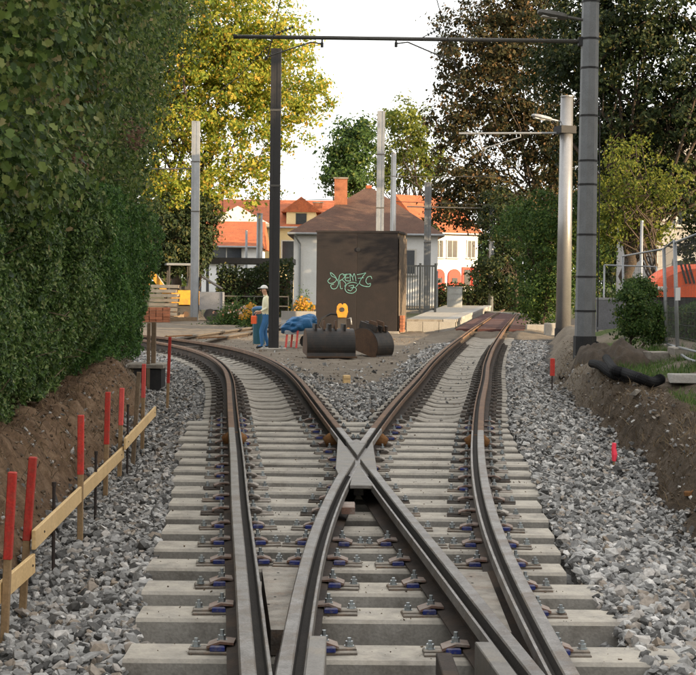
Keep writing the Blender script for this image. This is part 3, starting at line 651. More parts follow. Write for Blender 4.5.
# ================================================================== VEGETATION
def leaves(P, N, S, asp=.55, fold=.25, spread=.6):
    """one folded pointed leaf (two triangles) per point; N = preferred facing"""
    n = len(P); N = N+rng.normal(0, spread, (n, 3)); N /= np.linalg.norm(N, axis=1)[:, None]+1e-9
    D = rng.normal(0, 1, (n, 3)); D[:, 2] -= .5; D -= N*np.sum(D*N, 1)[:, None]; D /= np.linalg.norm(D, axis=1)[:, None]+1e-9
    B = np.cross(N, D); S = S[:, None]; a = asp*rng.uniform(.75, 1.25, n)[:, None]
    base = P-D*S*.5; tip = P+D*S*.5; ml = P-D*S*.08+B*S*a*.5+N*S*fold*.5; mr = P-D*S*.08-B*S*a*.5+N*S*fold*.5
    V = np.stack([base, mr, tip, ml], 1).reshape(-1, 3); o = (np.arange(n)*4)[:, None]
    Fc = np.stack([o+np.array([[0, 1, 2]]), o+np.array([[0, 2, 3]])], 1).reshape(-1, 3)
    return V, Fc
def lobed(P, N, S, spread=.6):
    """broad five-pointed leaf, eight corners around a centre rib"""
    n = len(P); N = N+rng.normal(0, spread, (n, 3)); N /= np.linalg.norm(N, axis=1)[:, None]+1e-9
    D = rng.normal(0, 1, (n, 3)); D[:, 2] -= .9; D -= N*np.sum(D*N, 1)[:, None]; D /= np.linalg.norm(D, axis=1)[:, None]+1e-9
    B = np.cross(N, D); shape = [(-.5, 0), (-.25, .42), (.05, .30), (.12, .52), (.5, 0), (.12, -.52), (.05, -.30), (-.25, -.42)]
    c = [P+D*S[:, None]*u+B*S[:, None]*v+N*S[:, None]*(.22*abs(v)) for (u, v) in shape]
    V = np.stack(c, 1).reshape(-1, 3); o = (np.arange(n)*8)[:, None]
    tris = [(0, 7, 6), (0, 6, 4), (6, 5, 4), (0, 4, 2), (4, 3, 2), (0, 2, 1)]
    Fc = np.stack([o+np.array([t_]) for t_ in tris], 1).reshape(-1, 3); return V, Fc
def joinVF(L):
    V = []; Fc = []; o = 0
    for v, f in L: V.append(v); Fc.append(f+o); o += len(v)
    return np.concatenate(V), np.concatenate(Fc)
def crown_pts(lobes, nclump, per, cr, bias=.45, inner=0):
    """leaf points gathered in clumps spread through the lobes; returns points, outward directions, clump centres"""
    vol = np.array([l_[3]*l_[4]*l_[5] for l_ in lobes]); pick = rng.choice(len(lobes), nclump, p=vol/vol.sum())
    d = rng.normal(0, 1, (nclump, 3)); d /= np.linalg.norm(d, axis=1)[:, None]
    r = rng.uniform(0, 1, nclump)**bias; r = np.clip(r*rng.normal(1, .07, nclump), .1, 1.15)
    lc = np.array([l_[:3] for l_ in lobes])[pick]; lr_ = np.array([l_[3:6] for l_ in lobes])[pick]
    C = lc+d*lr_*r[:, None]
    k = rng.poisson(per, nclump)+3; ci = np.repeat(np.arange(nclump), k)
    rad_ = cr*rng.uniform(.6, 1.4, nclump)
    off = rng.normal(0, .5, (len(ci), 3))*rad_[ci][:, None]; off[:, 2] *= .6
    P = C[ci]+off; N = off/(rad_[ci][:, None])*.8+d[ci]*.7+np.array([0, 0, .35]); return P, N, C
def limb(mb, a, b_, r0, r1, n=5, seg=5, wob=.06):
    a, b_ = Vector(a), Vector(b_); L = (b_-a).length; pts = []; rs = []
    for i in range(seg+1):
        t = i/seg; p = a.lerp(b_, t)+Vector((random.gauss(0, 1), random.gauss(0, 1), random.gauss(0, .6)))*L*wob*math.sin(math.pi*t)
        p.z += L*.06*math.sin(math.pi*t); pts.append(p); rs.append(r0+(r1-r0)*t)
    mb.tube(pts, rs, n, caps=True); return pts
def tree(name, label, base, lobes, leafm, nclump, per, cr, size, trunk_r, fork, cat='tree', group=None, limbs=26, bias=.45, kindleaf='d', stems=1, asp=.6):
    t = thing(name, label, cat, base, 0, group)
    L = [(q[0]-base[0], q[1]-base[1], q[2]-base[2], q[3], q[4], q[5]) for q in lobes]
    P, N, C = crown_pts(L, nclump, per, cr, bias)
    P = P[P[:, 2] > .05]; N = N[:len(P)]
    S = size*np.exp(rng.normal(0, .25, len(P)))
    V, Fc = leaves(P, N, S, asp) if kindleaf == 'd' else lobed(P, N, S)
    obj('crown', mesh_np('crown', V, Fc), leafm, t)
    mb = MB()
    for s in range(stems):
        bx, by = (random.uniform(-.5, .5)*stems*.5, random.uniform(-.3, .3)*stems*.5) if stems > 1 else (0, 0)
        top = (bx*1.5+random.uniform(-.3, .3), by, fork)
        limb(mb, (bx, by, -.1), top, trunk_r/stems**.5, trunk_r*.65/stems**.5, 9, 6, .025)
        cs = C[rng.choice(len(C), min(limbs, len(C)), replace=False)]
        for k, c_ in enumerate(cs):
            if c_[2] < fork*.6: continue
            pts = limb(mb, (top[0]*.9, top[1], fork*random.uniform(.8, 1.0)), c_, trunk_r*random.uniform(.2, .4), .012, 5, 6, .07)
            for _ in range(3):
                q = random.choice(pts[2:5]); e = C[rng.integers(len(C))]
                e = q+(Vector(e)-q)*min(1, 1.6/max(.1, (Vector(e)-q).length)); limb(mb, q, e, .03, .006, 4, 3, .08)
    part('trunk', mb, 'bark', t, True); return t

# ---- clipped hedge on the left bank
hedge = thing('hedge', 'long clipped green hedge standing on the earth bank', 'hedge', (hedge_x(14)-.5, 14, .3))
hb = np.array(hedge.location)
def hedge_face(n, y0, y1, z0, z1, size, m_, nm):
    y = rng.uniform(y0, y1, n); z = rng.uniform(z0, z1, n)
    bump = .46*vnoise(y, z, .9, 11)+.26*vnoise(y, z, 2.7, 12)+.12*vnoise(y, z, 7, 16)-.14
    hang = .18*sstep(1.0, .2, z-z0)                                   # the foot is undercut a little
    x = hedge_x(y)-.12+bump-hang-np.abs(rng.normal(0, .11, n))
    x = x+.15*sstep(1.4, 2.6, z)*vnoise(y, z, 1.9, 15)
    low = z-(.27+.30*vnoise(y, y*0, 1.6, 14)); keep = low > 0
    P = np.stack([x, y, z], -1)[keep]-hb; N = np.tile([1.0, -.25, .35], (len(P), 1))
    S = size(y[keep])*np.exp(rng.normal(0, .28, len(P))); return leaves(P, N, S, .62, .25, .75)
V, Fc = joinVF([hedge_face(92000, 10.5, 19, .2, 2.75, lambda y: .030+.0009*y, 0, 0), hedge_face(14000, 1.5, 10.5, .2, 2.75, lambda y: .07+0*y, 0, 0)])
obj('foliage', mesh_np('foliage', V, Fc), 'leaf_hedge', hedge)
V, Fc = hedge_face(70000, 18.6, 27.6, .2, 2.85, lambda y: .044+0*y, 0, 0); obj('foliage', mesh_np('foliage', V, Fc), 'leaf_hedge_far', hedge)
# rounded far end of the hedge
ne = 15000; a = rng.uniform(-.3, 2.0, ne); rr = .75-np.abs(rng.normal(0, .1, ne)); z = rng.uniform(.25, 2.8, ne)
P = np.stack([hedge_x(27.5)-.72+rr*np.cos(a)+.12*vnoise(a*3, z, 2, 3), 27.4+rr*np.sin(a)*.8, z], -1)-hb
V, Fc = leaves(P, np.stack([np.cos(a), np.sin(a), .3+0*a], -1), np.full(ne, .046), .62, .25, .7); obj('foliage', mesh_np('foliage', V, Fc), 'leaf_hedge_far', hedge)
mb = MB(); mb.bar(np.array([hedge_x(1.5)-.85, 1.5, 1.45])-hb, np.array([hedge_x(27.8)-.85, 27.8, 1.45])-hb, .9, 2.1); part('blocking_core', mb, 'bark', hedge)  # solid box added inside the hedge to block light through the leaves
mb = MB()
for _ in range(150):
    yy = random.uniform(11, 27); zz = random.uniform(.35, 2.7); x0 = float(hedge_x(yy))-.25
    limb(mb, np.array([x0, yy, zz])-hb, np.array([x0+random.uniform(.25, .6), yy+random.gauss(0, .25), zz+random.uniform(-.1, .4)])-hb, .007, .003, 4, 3, .1)
part('twigs', mb, 'twig', hedge)['kind'] = 'stuff'

# ---- big-leaved trees leaning over the hedge
def overhang(label, base, y0, y1, x_in, zlo, zhi, n, size, m_, kind, group=None, seed=0):
    t = thing('broadleaf_tree', label, 'tree', base, 0, group); bb = np.array(base)
    nc = int(n/26); y = rng.uniform(y0, y1, nc); z = zlo+(zhi-zlo)*rng.uniform(0, 1, nc)
    front = x_in(y, z)+.55*(vnoise(y, z, .8, 21+seed)-.5)*2+.25*(vnoise(y, z, 2.3, 22+seed)-.5)*2
    x = front-np.abs(rng.normal(0, .55, nc))
    C = np.stack([x, y, z], -1); ci = np.repeat(np.arange(nc), 26)
    off = rng.normal(0, .17, (len(ci), 3)); P = C[ci]+off-bb; N = off*3+np.array([.8, -.45, .45])
    S = size*np.clip(np.exp(rng.normal(0, .22, len(P))), .5, 1.45)
    V, Fc = lobed(P, N, S, .55) if kind == 'l' else leaves(P, N, S, .6, .22, .6)
    obj('crown', mesh_np('crown', V, Fc), m_, t)
    mb = MB(); top = Vector((0, 0, 2.6)); limb(mb, (0, 0, -.1), top, .17, .12, 9, 6, .03)
    for k in range(26):
        c_ = C[rng.integers(nc)]-bb; pts = limb(mb, top*random.uniform(.7, 1), c_, .05, .008, 5, 6, .06)
        for _ in range(3): e = Vector(C[rng.integers(nc)]-bb); q = pts[4]; limb(mb, q, q+(e-q).normalized()*random.uniform(.3, .9), .012, .004, 4, 3, .1)
    part('trunk', mb, 'bark', t, True)
    return t
overhang('big-leaved dark tree at the top left corner above the hedge', (-4.6, 13.5, .3), 10.8, 17.5, lambda y, z: -2.82-.05*(y-12)+.22*np.clip(z-2.6, 0, 2), 2.35, 5.6, 34000, .062, 'leaf_big', 'l', seed=1)
overhang('broad leafy tree rising from the middle of the hedge', (-5.2, 20.5, .3), 16.5, 23.5, lambda y, z: -3.2-.07*(y-18)+.14*np.clip(z-2.6, 0, 3), 2.5, 7.4, 46000, .07, 'leaf_big', 'd', seed=2)
overhang('leafy tree at the far end of the hedge under the yellow tree', (-5.4, 25.6, .3), 22.5, 28.6, lambda y, z: -3.95+.28*np.clip(z-3.0, 0, 4), 2.5, 9.0, 44000, .075, 'leaf_big', 'd', seed=3)
# dry flower heads among the leaves
for (px, py, yy, r_, lb) in ((30, 92, 13.5, .17, 'withered pale flower head nearest the left edge of the picture'), (79, 84, 17.0, .22, 'large drooping bunch of pinkish dry seed heads above the hedge'), (128, 137, 20.5, .18, 'small dry pale flower head below the pinkish seed heads'), (62, 165, 16, .3, 'dark reddish dry twigs where the hedge meets the tree')):
    c_ = PY(px, py, yy); t = thing('dry_flower', lb, 'flower head', tuple(c_)); n_ = 220
    off = rng.normal(0, r_*.45, (n_, 3)); off[:, 2] *= 1.3
    V, Fc = leaves(off+np.array([.12, -.1, 0]), off*4+np.array([.5, -.5, .2]), np.full(n_, .055), .4, .2, .8); obj('florets', mesh_np('florets', V, Fc), 'leaf_dry', t)['kind'] = 'stuff'
    mb = MB()
    for _ in range(9): limb(mb, (-.6, .15, random.uniform(-.1, .3)), (random.gauss(0, r_*.6), random.gauss(0, r_*.5), random.gauss(0, r_*.6)), .009, .004, 4, 4, .08)
    part('stalk', mb, 'twig', t)

# ---- trees further back
def at(px, py, y): q = PY(px, py, y); return float(q[0]), float(q[2])
def lobe(px, py, y, rx, ry, rz):          # a crown lobe given by where it shows and its size in picture units
    x, z = at(px, py, y); s = y/F; return (x, y, z, rx*s, ry*s, rz*s)
Y1 = 74
tree('yellow_tree', 'tall tree with golden yellow leaves behind the grey mast', (-8.6, Y1, 0),
     [lobe(205, 40, Y1, 95, 85, 80), lobe(262, 55, Y1, 62, 70, 62), lobe(287, 110, Y1, 44, 55, 46), lobe(215, 125, Y1, 75, 75, 58), lobe(175, 190, Y1-2, 50, 50, 36), lobe(262, 178, Y1-1, 40, 40, 25), lobe(228, -50, Y1, 70, 80, 60), lobe(165, 205, Y1-3, 40, 40, 26), lobe(225, 190, Y1-2, 45, 45, 26), lobe(312, 95, Y1, 24, 40, 26), lobe(150, 110, Y1, 45, 50, 55), lobe(140, 40, Y1, 50, 50, 50), lobe(150, 185, Y1-1, 40, 40, 40)],
     'leaf_yellow', 1750, 42, .5, .175, .32, 3.0, bias=.5, limbs=30)
Y2 = 104
tree('brown_tree', 'tall tree with brownish autumn leaves behind the stop', (14.0, Y2, 0),
     [lobe(490, 60, Y2, 62, 70, 60), lobe(455, 125, Y2, 34, 50, 48), lobe(500, 205, Y2, 60, 50, 36), lobe(450, 205, Y2, 26, 40, 26), lobe(560, 160, Y2, 40, 50, 60), lobe(545, 215, Y2, 40, 40, 34), lobe(520, 120, Y2, 58, 60, 55), lobe(470, 180, Y2, 44, 50, 38), lobe(520, 20, Y2, 62, 60, 60), lobe(540, -45, Y2, 70, 60, 50)],
     'leaf_brown', 1300, 42, .72, .25, .34, 5.0, limbs=28, bias=.5)
Y3 = 50
tree('dark_tree', 'large dark green tree filling the upper right behind the lamp mast', (9.4, Y3, 0),
     [lobe(640, 30, Y3, 95, 90, 75), lobe(590, 40, Y3+2, 55, 70, 70), lobe(690, 110, Y3, 85, 80, 70), lobe(625, 120, Y3+1, 50, 60, 55), lobe(660, 190, Y3, 50, 55, 34), lobe(650, -60, Y3, 100, 90, 60), lobe(780, 60, Y3, 80, 80, 120), lobe(585, 130, Y3+2, 40, 60, 60), lobe(690, 190, Y3+2, 50, 55, 40), lobe(560, 60, Y3+3, 36, 60, 55), lobe(620, 175, Y3+3, 45, 40, 40), lobe(665, 150, Y3+2, 45, 45, 40), lobe(700, 235, Y3+3, 40, 40, 30)],
     'leaf_dark', 2000, 40, .42, .14, .3, 2.8, limbs=34, bias=.5)
tree('dark_tree', 'dark leafy tree added mostly out of view at the top right to shade the right bank', (11.5, 23, .4),  # crown added mostly out of view to block sky over the right bank
     [(10.2, 25, 9.6, 4.6, 4.6, 2.9), (8.6, 30, 10.2, 3.4, 4, 2.6), (12.5, 20, 9.5, 4.5, 5, 3.2), (9.5, 17, 9.8, 3.4, 3.5, 2.4), (11, 25, 12.5, 4, 4, 2.5)],
     'leaf_dark', 620, 40, .38, .15, .28, 4.5, limbs=24, bias=.5)
Y4 = 50
tree('tree', 'bushy yellowish green tree behind the temporary fence', (9.4, Y3-3, .2),
     [lobe(625, 165, Y3-3, 34, 40, 30), lobe(660, 185, Y3-3, 36, 40, 26), lobe(612, 215, Y3-2, 34, 40, 44), lobe(640, 225, Y3-2, 40, 40, 24)], 'leaf_olive', 170, 40, .34, .10, .1, 1.6, limbs=14)
Y5 = 53
tree('large_shrub', 'tall green shrub beside the bright round mast', (6.9, Y5, 0),
     [lobe(545, 225, Y5, 40, 45, 38), lobe(550, 280, Y5, 36, 45, 50), lobe(520, 225, Y5+2, 26, 35, 28), lobe(535, 300, Y5+1, 24, 35, 34), lobe(585, 250, Y5+1, 30, 40, 60)], 'leaf_green', 620, 40, .34, .105, .1, 1.2, cat='shrub', limbs=16, bias=.5)
tree('tree', 'dark green tree far behind the house chimney', (-.2, 128, 0),
     [lobe(352, 150, 128, 27, 40, 30), lobe(345, 178, 128, 24, 40, 22), lobe(362, 132, 128, 16, 30, 14)], 'leaf_green', 240, 36, .8, .3, .3, 6, limbs=12)
tree('tree', 'pale yellow green tree far behind the twin masts', (5.6, 140, 0),
     [lobe(402, 125, 140, 30, 40, 26), lobe(390, 165, 140, 22, 40, 26), lobe(425, 160, 140, 24, 40, 30)], 'leaf_olive', 200, 30, .9, .32, .3, 6, limbs=14, stems=2)
tree('tree', 'dark tree beside the steel gate in front of the far house', (4.6, 88, 0),
     [lobe(418, 235, 88, 17, 25, 22), lobe(414, 262, 88, 18, 25, 26)], 'leaf_dark', 150, 40, .42, .18, .12, 1.5, limbs=10)
tree('tree', 'dark leafy tree behind the slim grey mast by the stop', (10.4, 92, 0),
     [lobe(500, 225, 92, 26, 30, 40), lobe(495, 275, 92, 28, 30, 26)], 'leaf_dark', 200, 40, .5, .19, .18, 2.5, limbs=10)
tree('tree', 'dark tree filling the gap behind the tall green shrub', (22, 134, 0),
     [lobe(575, 190, 134, 45, 40, 60), lobe(600, 250, 134, 50, 40, 50), lobe(640, 240, 134, 50, 40, 60), lobe(545, 260, 134, 30, 40, 40)], 'leaf_dark', 420, 40, .8, .3, .25, 3.5, limbs=12)
for (px, yy, w, h, lb, lm) in ((166, 69.5, 34, 60, 'dark green bush under the yellow tree beside the hedge', 'leaf_dark'), (200, 71, 20, 58, 'dark bush under the yellow tree left of the small white house', 'leaf_dark')):
    x, _ = at(px, 240, yy); tree('bush', lb, (x, yy, 0), [lobe(px, 226, yy, w, 30, 34), lobe(px-6, 256, yy, w, 30, 24)], lm, 170, 40, .4, .16, .1, .8, cat='bush', limbs=6)
def hedge_row(name, label, px0, px1, py_top, yy, lm, n, sz, thick=.8):
    x0, zt_ = at(px0, py_top, yy); x1, _ = at(px1, py_top, yy); zb = g((x0+x1)/2, yy)
    t = thing(name, label, 'hedge', ((x0+x1)/2, yy, zb)); w = x1-x0; h = zt_-zb
    P = np.stack([rng.uniform(-w/2, w/2, n), rng.uniform(-thick/2, thick/2, n), h*rng.uniform(0, 1, n)], -1)
    P[:, 2] *= .8+.35*vnoise(P[:, 0]+x0, P[:, 1], .9, 6)
    P[:, 0] += .2*(vnoise(P[:, 0], P[:, 2], 2, 7)-.5)
    V, Fc = leaves(P, np.tile([0, -.8, .5], (n, 1)), sz*np.exp(rng.normal(0, .2, n)), .6, .2, .7); obj('foliage', mesh_np('foliage', V, Fc), lm, t)
    part('stems', MB().box((0, .1, h*.36), (w*.96, thick*.4, h*.72)), 'bark', t); return t
hedge_row('hedge', 'dark clipped hedge in front of the sunlit white house', 420, 560, 284, 96, 'leaf_dark', 9000, .16)
hedge_row('hedge', 'round dark green hedge under the carport roof', 216, 292, 264, 72, 'leaf_dark', 7000, .15, 1.4)
hedge_row('hedge', 'low green hedge behind the temporary fence', 648, 760, 300, 31.5, 'leaf_green', 7000, .06, .6)
for (px, py, yy, w, h, lb) in ((633, 312, 29.0, 19, 30, 'round green shrub growing on the bank beside the grey panel'), (640, 288, 30, 14, 12, 'light green bushy top behind the round shrub'), (652, 322, 29.4, 14, 20, 'dark green shrub at the foot of the fence')):
    x, zz = at(px, py, yy); zb = g(x, yy)
    tree('shrub', lb, (x, yy, zb), [lobe(px, py, yy, w, w, h), lobe(px+3, py+h*.5, yy, w*.9, w, h*.6)], 'leaf_green', 110, 50, .16, .055, .035, .25, cat='shrub', limbs=8)
# weeds and flowers on the mound by the yard
def flowerbed(label, px, py, yy, w, h, n, nf, petal):
    x, _ = at(px, py, yy); zb = g(x, yy); t = thing('flower_bush', label, 'flowers', (x, yy, zb)); s = yy/F
    a = rng.normal(0, .45, (n, 3))*np.array([w*s, .5, 0]); a[:, 2] = np.abs(rng.normal(0, .5, n))*h*s*np.exp(-(a[:, 0]/(w*s))**2)
    V, Fc = leaves(a, np.tile([0, -.6, .8], (n, 1)), .11*np.exp(rng.normal(0, .25, n)), .35, .2, .7); obj('foliage', mesh_np('foliage', V, Fc), 'leaf_green', t)
    f = rng.normal(0, .42, (nf, 3))*np.array([w*s, .5, 0]); f[:, 1] -= .25; f[:, 2] = (.45+.55*rng.uniform(0, 1, nf))*h*s*np.exp(-.7*(f[:, 0]/(w*s))**2)
    V, Fc = joinVF([leaves(f+rng.normal(0, .03, f.shape), np.tile([0, -1, .6], (nf, 1)), np.full(nf, .10), .8, .1, .5) for _ in range(2)]); obj('blossoms', mesh_np('blossoms', V, Fc), petal, t)
flowerbed('yellow flowering bush in front of the white house wall', 303, 300, 66, 15, 24, 1700, 170, 'petal')
flowerbed('grassy weed mound left of the dark mast', 236, 312, 58, 26, 22, 3200, 20, 'petal_pink')
flowerbed('orange flowering bush beside the worker', 252, 312, 55, 12, 24, 900, 90, 'petal')
flowerbed('pale pink flowers behind the worker', 246, 300, 60, 14, 18, 500, 110, 'petal_pink')
# the wood far behind everything
P, N, _ = crown_pts([(x, 190+random.uniform(-8, 8), random.uniform(3, 5), 9, 6, random.uniform(4, 6)) for x in range(-70, 90, 8)], 1100, 22, 1.6)
V, Fc = leaves(P, N, .75*np.exp(rng.normal(0, .25, len(P))), .7); tag(obj('distant_trees', mesh_np('distant', V, Fc), 'leaf_green'), 'far-off belt of green trees behind the houses', 'trees', kind='stuff')

# ================================================================== SURVEY STAKES AND BOARDS (left)
def stake(label, px, base_py, top_py, red, w=.037, lean=0, red_frac=.5, zb=-.18, px_top=None, group='red topped survey stakes along the left bank'):
    b0 = PZ(px, base_py, zb); tp = PY(px if px_top is None else px_top, top_py, b0[1]); h = tp[2]-b0[2]; dx = tp[0]-b0[0]
    t = thing('survey_stake', label, 'stake', (b0[0], b0[1], b0[2]), 0, group)
    k = 1-red_frac if red else 1
    lo = MB(); lo.bar((0, 0, -.12), (dx*k, lean*k, h*k), w, w); bevel(part('shaft', lo, 'wood_stake' if red else 'wood_old', t), .003)
    if red:
        up = MB(); up.bar((dx*k, lean*k, h*k-.004), (dx, lean, h), w+.004, w+.004); bevel(part('painted_top', up, red, t), .004)
    return b0, h
st = [('red topped stake at the left edge of the picture, half out of view', 3, 645, 472, 'spray_red', 12.5, .5), ('tall red topped stake holding the near end of the long board', 21, 616, 457, 'spray_red', 33, .52),
      ('red topped stake third from the left edge', 80, 546, 415, 'spray_red', 81, .45), ('dark red topped stake fourth from the left edge', 105, 500, 392, 'spray_red', 108, .48),
      ('pinkish stake where two boards overlap', 119, 480, 388, 'spray_pink', 122, .4), ('pinkish red stake behind the far end of the board', 142, 452, 364, 'spray_pink', 144, .38),
      ('lone red topped stake standing in the ballast by the curved rail', 167, 411, 337, 'spray_red', 170, .62)]
SB = []
for (lb, px, b_, t_, m_, pt, rf) in st: SB.append(stake(lb, px, b_, t_, m_, red_frac=rf, px_top=pt))
stake('plain brown stake beside the pinkish red stake', 132, 466, 372, None, px_top=139, group=None, w=.04)
stake('thin brown post in front of the hedge end', 148, 385, 323, None, px_top=149, w=.055, zb=-.1, group=None)
stake('stout brown post in front of the hedge end, right one of the two', 153, 384, 322, None, px_top=154, w=.075, zb=-.1, group=None)
for k, (px, b_, t_, lb) in enumerate(((53, 579, 483, 'rusty iron rod nearest the long board'), (95, 525, 452, 'rusty iron rod behind the middle of the long board'), (127, 480, 405, 'rusty iron rod beside the plain brown stake'))):
    q = PZ(px, b_, -.2); tp = PY(px+1, t_, q[1]); t = thing('iron_rod', lb, 'rod', tuple(q), 0, 'rusty iron rods along the boards')
    rd = part('shaft', MB().tube([(0, 0, -.1), (tp[0]-q[0], 0, tp[2]-q[2])], .011, 7), 'rebar', t)
    part('rod_cap', MB().tube([(tp[0]-q[0], 0, tp[2]-q[2]-.02), (tp[0]-q[0], 0, tp[2]-q[2]+.006)], .014, 7), 'rebar', t)
def board(label, pa, pb, off=.03):
    a, b_ = np.array(pa)+np.array([.035, 0, 0]), np.array(pb)+np.array([.045, 0, 0]); t = thing('wooden_board', label, 'board', tuple(a)); d = b_-a
    bevel(part('plank', MB().bar((0, 0, 0), tuple(d), .022, .105), 'wood_new', t), .003)
    for s in (.06, .95):
        q = d*s; part('nail', MB().tube([(q[0]+.008, q[1]-.002, q[2]), (q[0]+.0145, q[1]-.004, q[2])], .007, 6), 'rebar', t)
S0, S1, S2, S4, S5 = SB[0][0], SB[1][0], SB[2][0], SB[4][0], SB[5][0]
def bp_(px, py, y): q = PY(px, py, y); return q
board('short light board at the left edge nailed below the long board', bp_(-36, 617, 6.9), bp_(25, 563, 8.0))
board('long new yellow board nailed along the red topped stakes', bp_(27, 540, 7.95), bp_(118, 452, 13.55))
board('short yellow board at the far end of the row of stakes', bp_(121, 444, 13.4), bp_(151, 411, 16.6))
for (px, b_, t_, lb, pin) in ((552, 392, 360, 'red spray marker on a dark pin in the right ballast', True), (614, 461, 443, 'bright pink marker peg low in the right ballast', False)):
    q = PZ(px, b_, -.15); tp = PY(px, t_, q[1]); h = tp[2]-q[2]; t = thing('marker_peg', lb, 'marker', tuple(q))
    if pin:
        part('pin', MB().tube([(0, 0, -.1), (0, 0, h*.6)], .012, 7), 'rebar', t); part('marker_tape', MB().cbox((0, 0, h*.78), (.075, .05, h*.55), .012), 'spray_red', t)
    else:
        part('shaft', MB().tube([(0, 0, -.08), (0, 0, h*.3)], .012, 7), 'wood_stake', t); part('marker_tape', MB().tube([(0, 0, 0), (.004, 0, h*.35), (-.004, 0, h*.7), (0, 0, h)], [.02, .03, .024, .022], 8), 'marker_pink', t)

# ================================================================== MASTS AND OVERHEAD LINE
def oct_mast(name, label, base, h, r0, r1, m_, n=8, straps=(), collar=None, capm=None, rz=0, cat='mast'):
    t = thing(name, label, cat, tuple(base), rz)
    part('shaft', MB().tube([(0, 0, -.3), (0, 0, h)], [r0, r1], n), m_, t, n > 12)
    for z in straps:
        r = r0+(r1-r0)*z/h; part('strap', MB().tube([(0, 0, z-.018), (0, 0, z+.018)], r+.008, n), 'black', t)
    if collar: part('base_collar', MB().tube([(0, 0, -.35), (0, 0, collar)], r0+.02, n), 'black', t)
    part('top_cap', MB().tube([(0, 0, h), (0, 0, h+.03)], r1+.012, n), capm or m_, t)
    return t
def luminaire(t, p, q, tilt, m_='galv'):
    """street light head on a bracket; p bracket foot, q tip (local)"""
    p, q = Vector(p), Vector(q); d = (q-p).normalized(); b0 = p+(q-p)*.38
    part('lamp_bracket', MB().tube([p, b0+(q-p)*.1], .028, 8), m_, t)
    s = d.cross(Vector((0, 0, 1))).normalized(); u = s.cross(d)
    mb = MB(); secs = [(0, .05, .05), (.12, .10, .065), (.6, .13, .075), (.9, .10, .055), (1, .05, .03)]
    vs = []; fs = []; L = (q-b0).length
    for (f_, w, hh) in secs:
        c_ = b0+d*L*f_
        for (a, b_) in ((-1, -.35), (-.6, -1), (.6, -1), (1, -.35), (.75, .7), (0, 1), (-.75, .7)): vs.append(c_+s*a*w+u*b_*hh)
    for i in range(len(secs)-1):
        for k in range(7): fs.append((i*7+k, i*7+(k+1) % 7, (i+1)*7+(k+1) % 7, (i+1)*7+k))
    fs += [tuple(range(7)), tuple((len(secs)-1)*7+k for k in range(6, -1, -1))]
    lh = part('lamp_head', mb.add(vs, fs), m_, t)
    c_ = b0+d*L*.6-u*.07; part('lamp_glass', MB().bar(c_-d*L*.25, c_+d*L*.25, .15, .02), 'trim', lh)
def local(t, p): return Vector(p)-Vector(t.location)
# mast carrying the cantilever across both tracks
MY = 28.6; bx = PZ(584, 371, 0); zb = g(float(bx[0]), MY)
pm = oct_mast('catenary_mast', 'tall grey eight-sided mast with straps and lamp on the right bank', (bx[0], MY, zb), 8.6-zb, .20, .155, 'pole_grey', 8, [0.9, 1.55, 2.35, 3.3, 3.75, 4.6, 5.5, 6.05, 6.75], .42)
pm.rotation_euler.z = rad(8)
zc = PY(575, 41.5, MY)[2]-zb; xl = PY(235, 38, MY)[0]-bx[0]; Mi = Matrix.Rotation(-rad(8), 4, 'Z')
def pl(x, y, z): return Mi @ Vector((x, y, z))
ct = part('cantilever_tube', MB().tube([pl(-.1, -.02, zc), pl(xl, 0, zc+.02)], .038, 10), 'tube_dark', pm, True)
part('end_cap', MB().tube([pl(xl-.03, 0, zc+.02), pl(xl+.03, 0, zc+.02)], .046, 10), 'black', ct)
part('mounting_clamp', MB().box(pl(-.12, 0, zc), (.2, .16, .16), -rad(8)), 'black', pm)
def reg_arm(x_hinge, x_tip, dz_h, dz_t):
    mb = MB(); mb.tube([pl(x_hinge, 0, zc), pl(x_hinge, 0, zc+dz_h)], .018, 7); mb.tube([pl(x_hinge, 0, zc+dz_h+.02), pl(x_hinge+(x_tip-x_hinge)*.2, 0, zc+dz_h+.05), pl(x_tip, 0, zc+dz_t)], .014, 7)
    a = part('registration_arm', mb, 'tube_dark', pm); part('hinge', MB().box(pl(x_hinge, 0, zc+dz_h), (.05, .05, .09)), 'black', a)
    part('wire_clip', MB().box(pl(x_tip, 0, zc+dz_t-.03), (.03, .03, .08)), 'black', a)
xo = lambda px: PY(px, 45, MY)[0]-bx[0]
reg_arm(xo(322), xo(266), -.12, -.36); reg_arm(xo(396), xo(455), -.10, -.42)
for (a, b_) in ((270, 294), (421, 440)):
    mb = MB(); p0, p1 = pl(xo(a), 0, zc+.03), pl(xo(b_), -.1, zc+.2); mb.tube([p0, p1], .010, 6); ia = part('insulator', mb, 'tube_dark', pm)
    for s in (.35, .5, .65, .8, .92): q = p0.lerp(p1, s); part('insulator_shed', MB().tube([q, q+(p1-p0).normalized()*.02], .032, 8), 'black', ia)
part('wire_hanger', MB().tube([pl(xo(272), 0, zc-.02), pl(xo(267), 0, zc-.4)], .011, 6), 'black', pm)
luminaire(pm, pl(-.12, 0, PY(575, 20, MY)[2]-zb), pl(PY(537, 13, MY)[0]-bx[0], -.15, PY(537, 13, MY)[2]-zb), 0, 'tube_dark')
part('cable', MB().tube([pl(.19, -.1, 4.9), pl(.21, -.12, 3), pl(.22, -.12, .6)], .011, 6), 'black', pm)
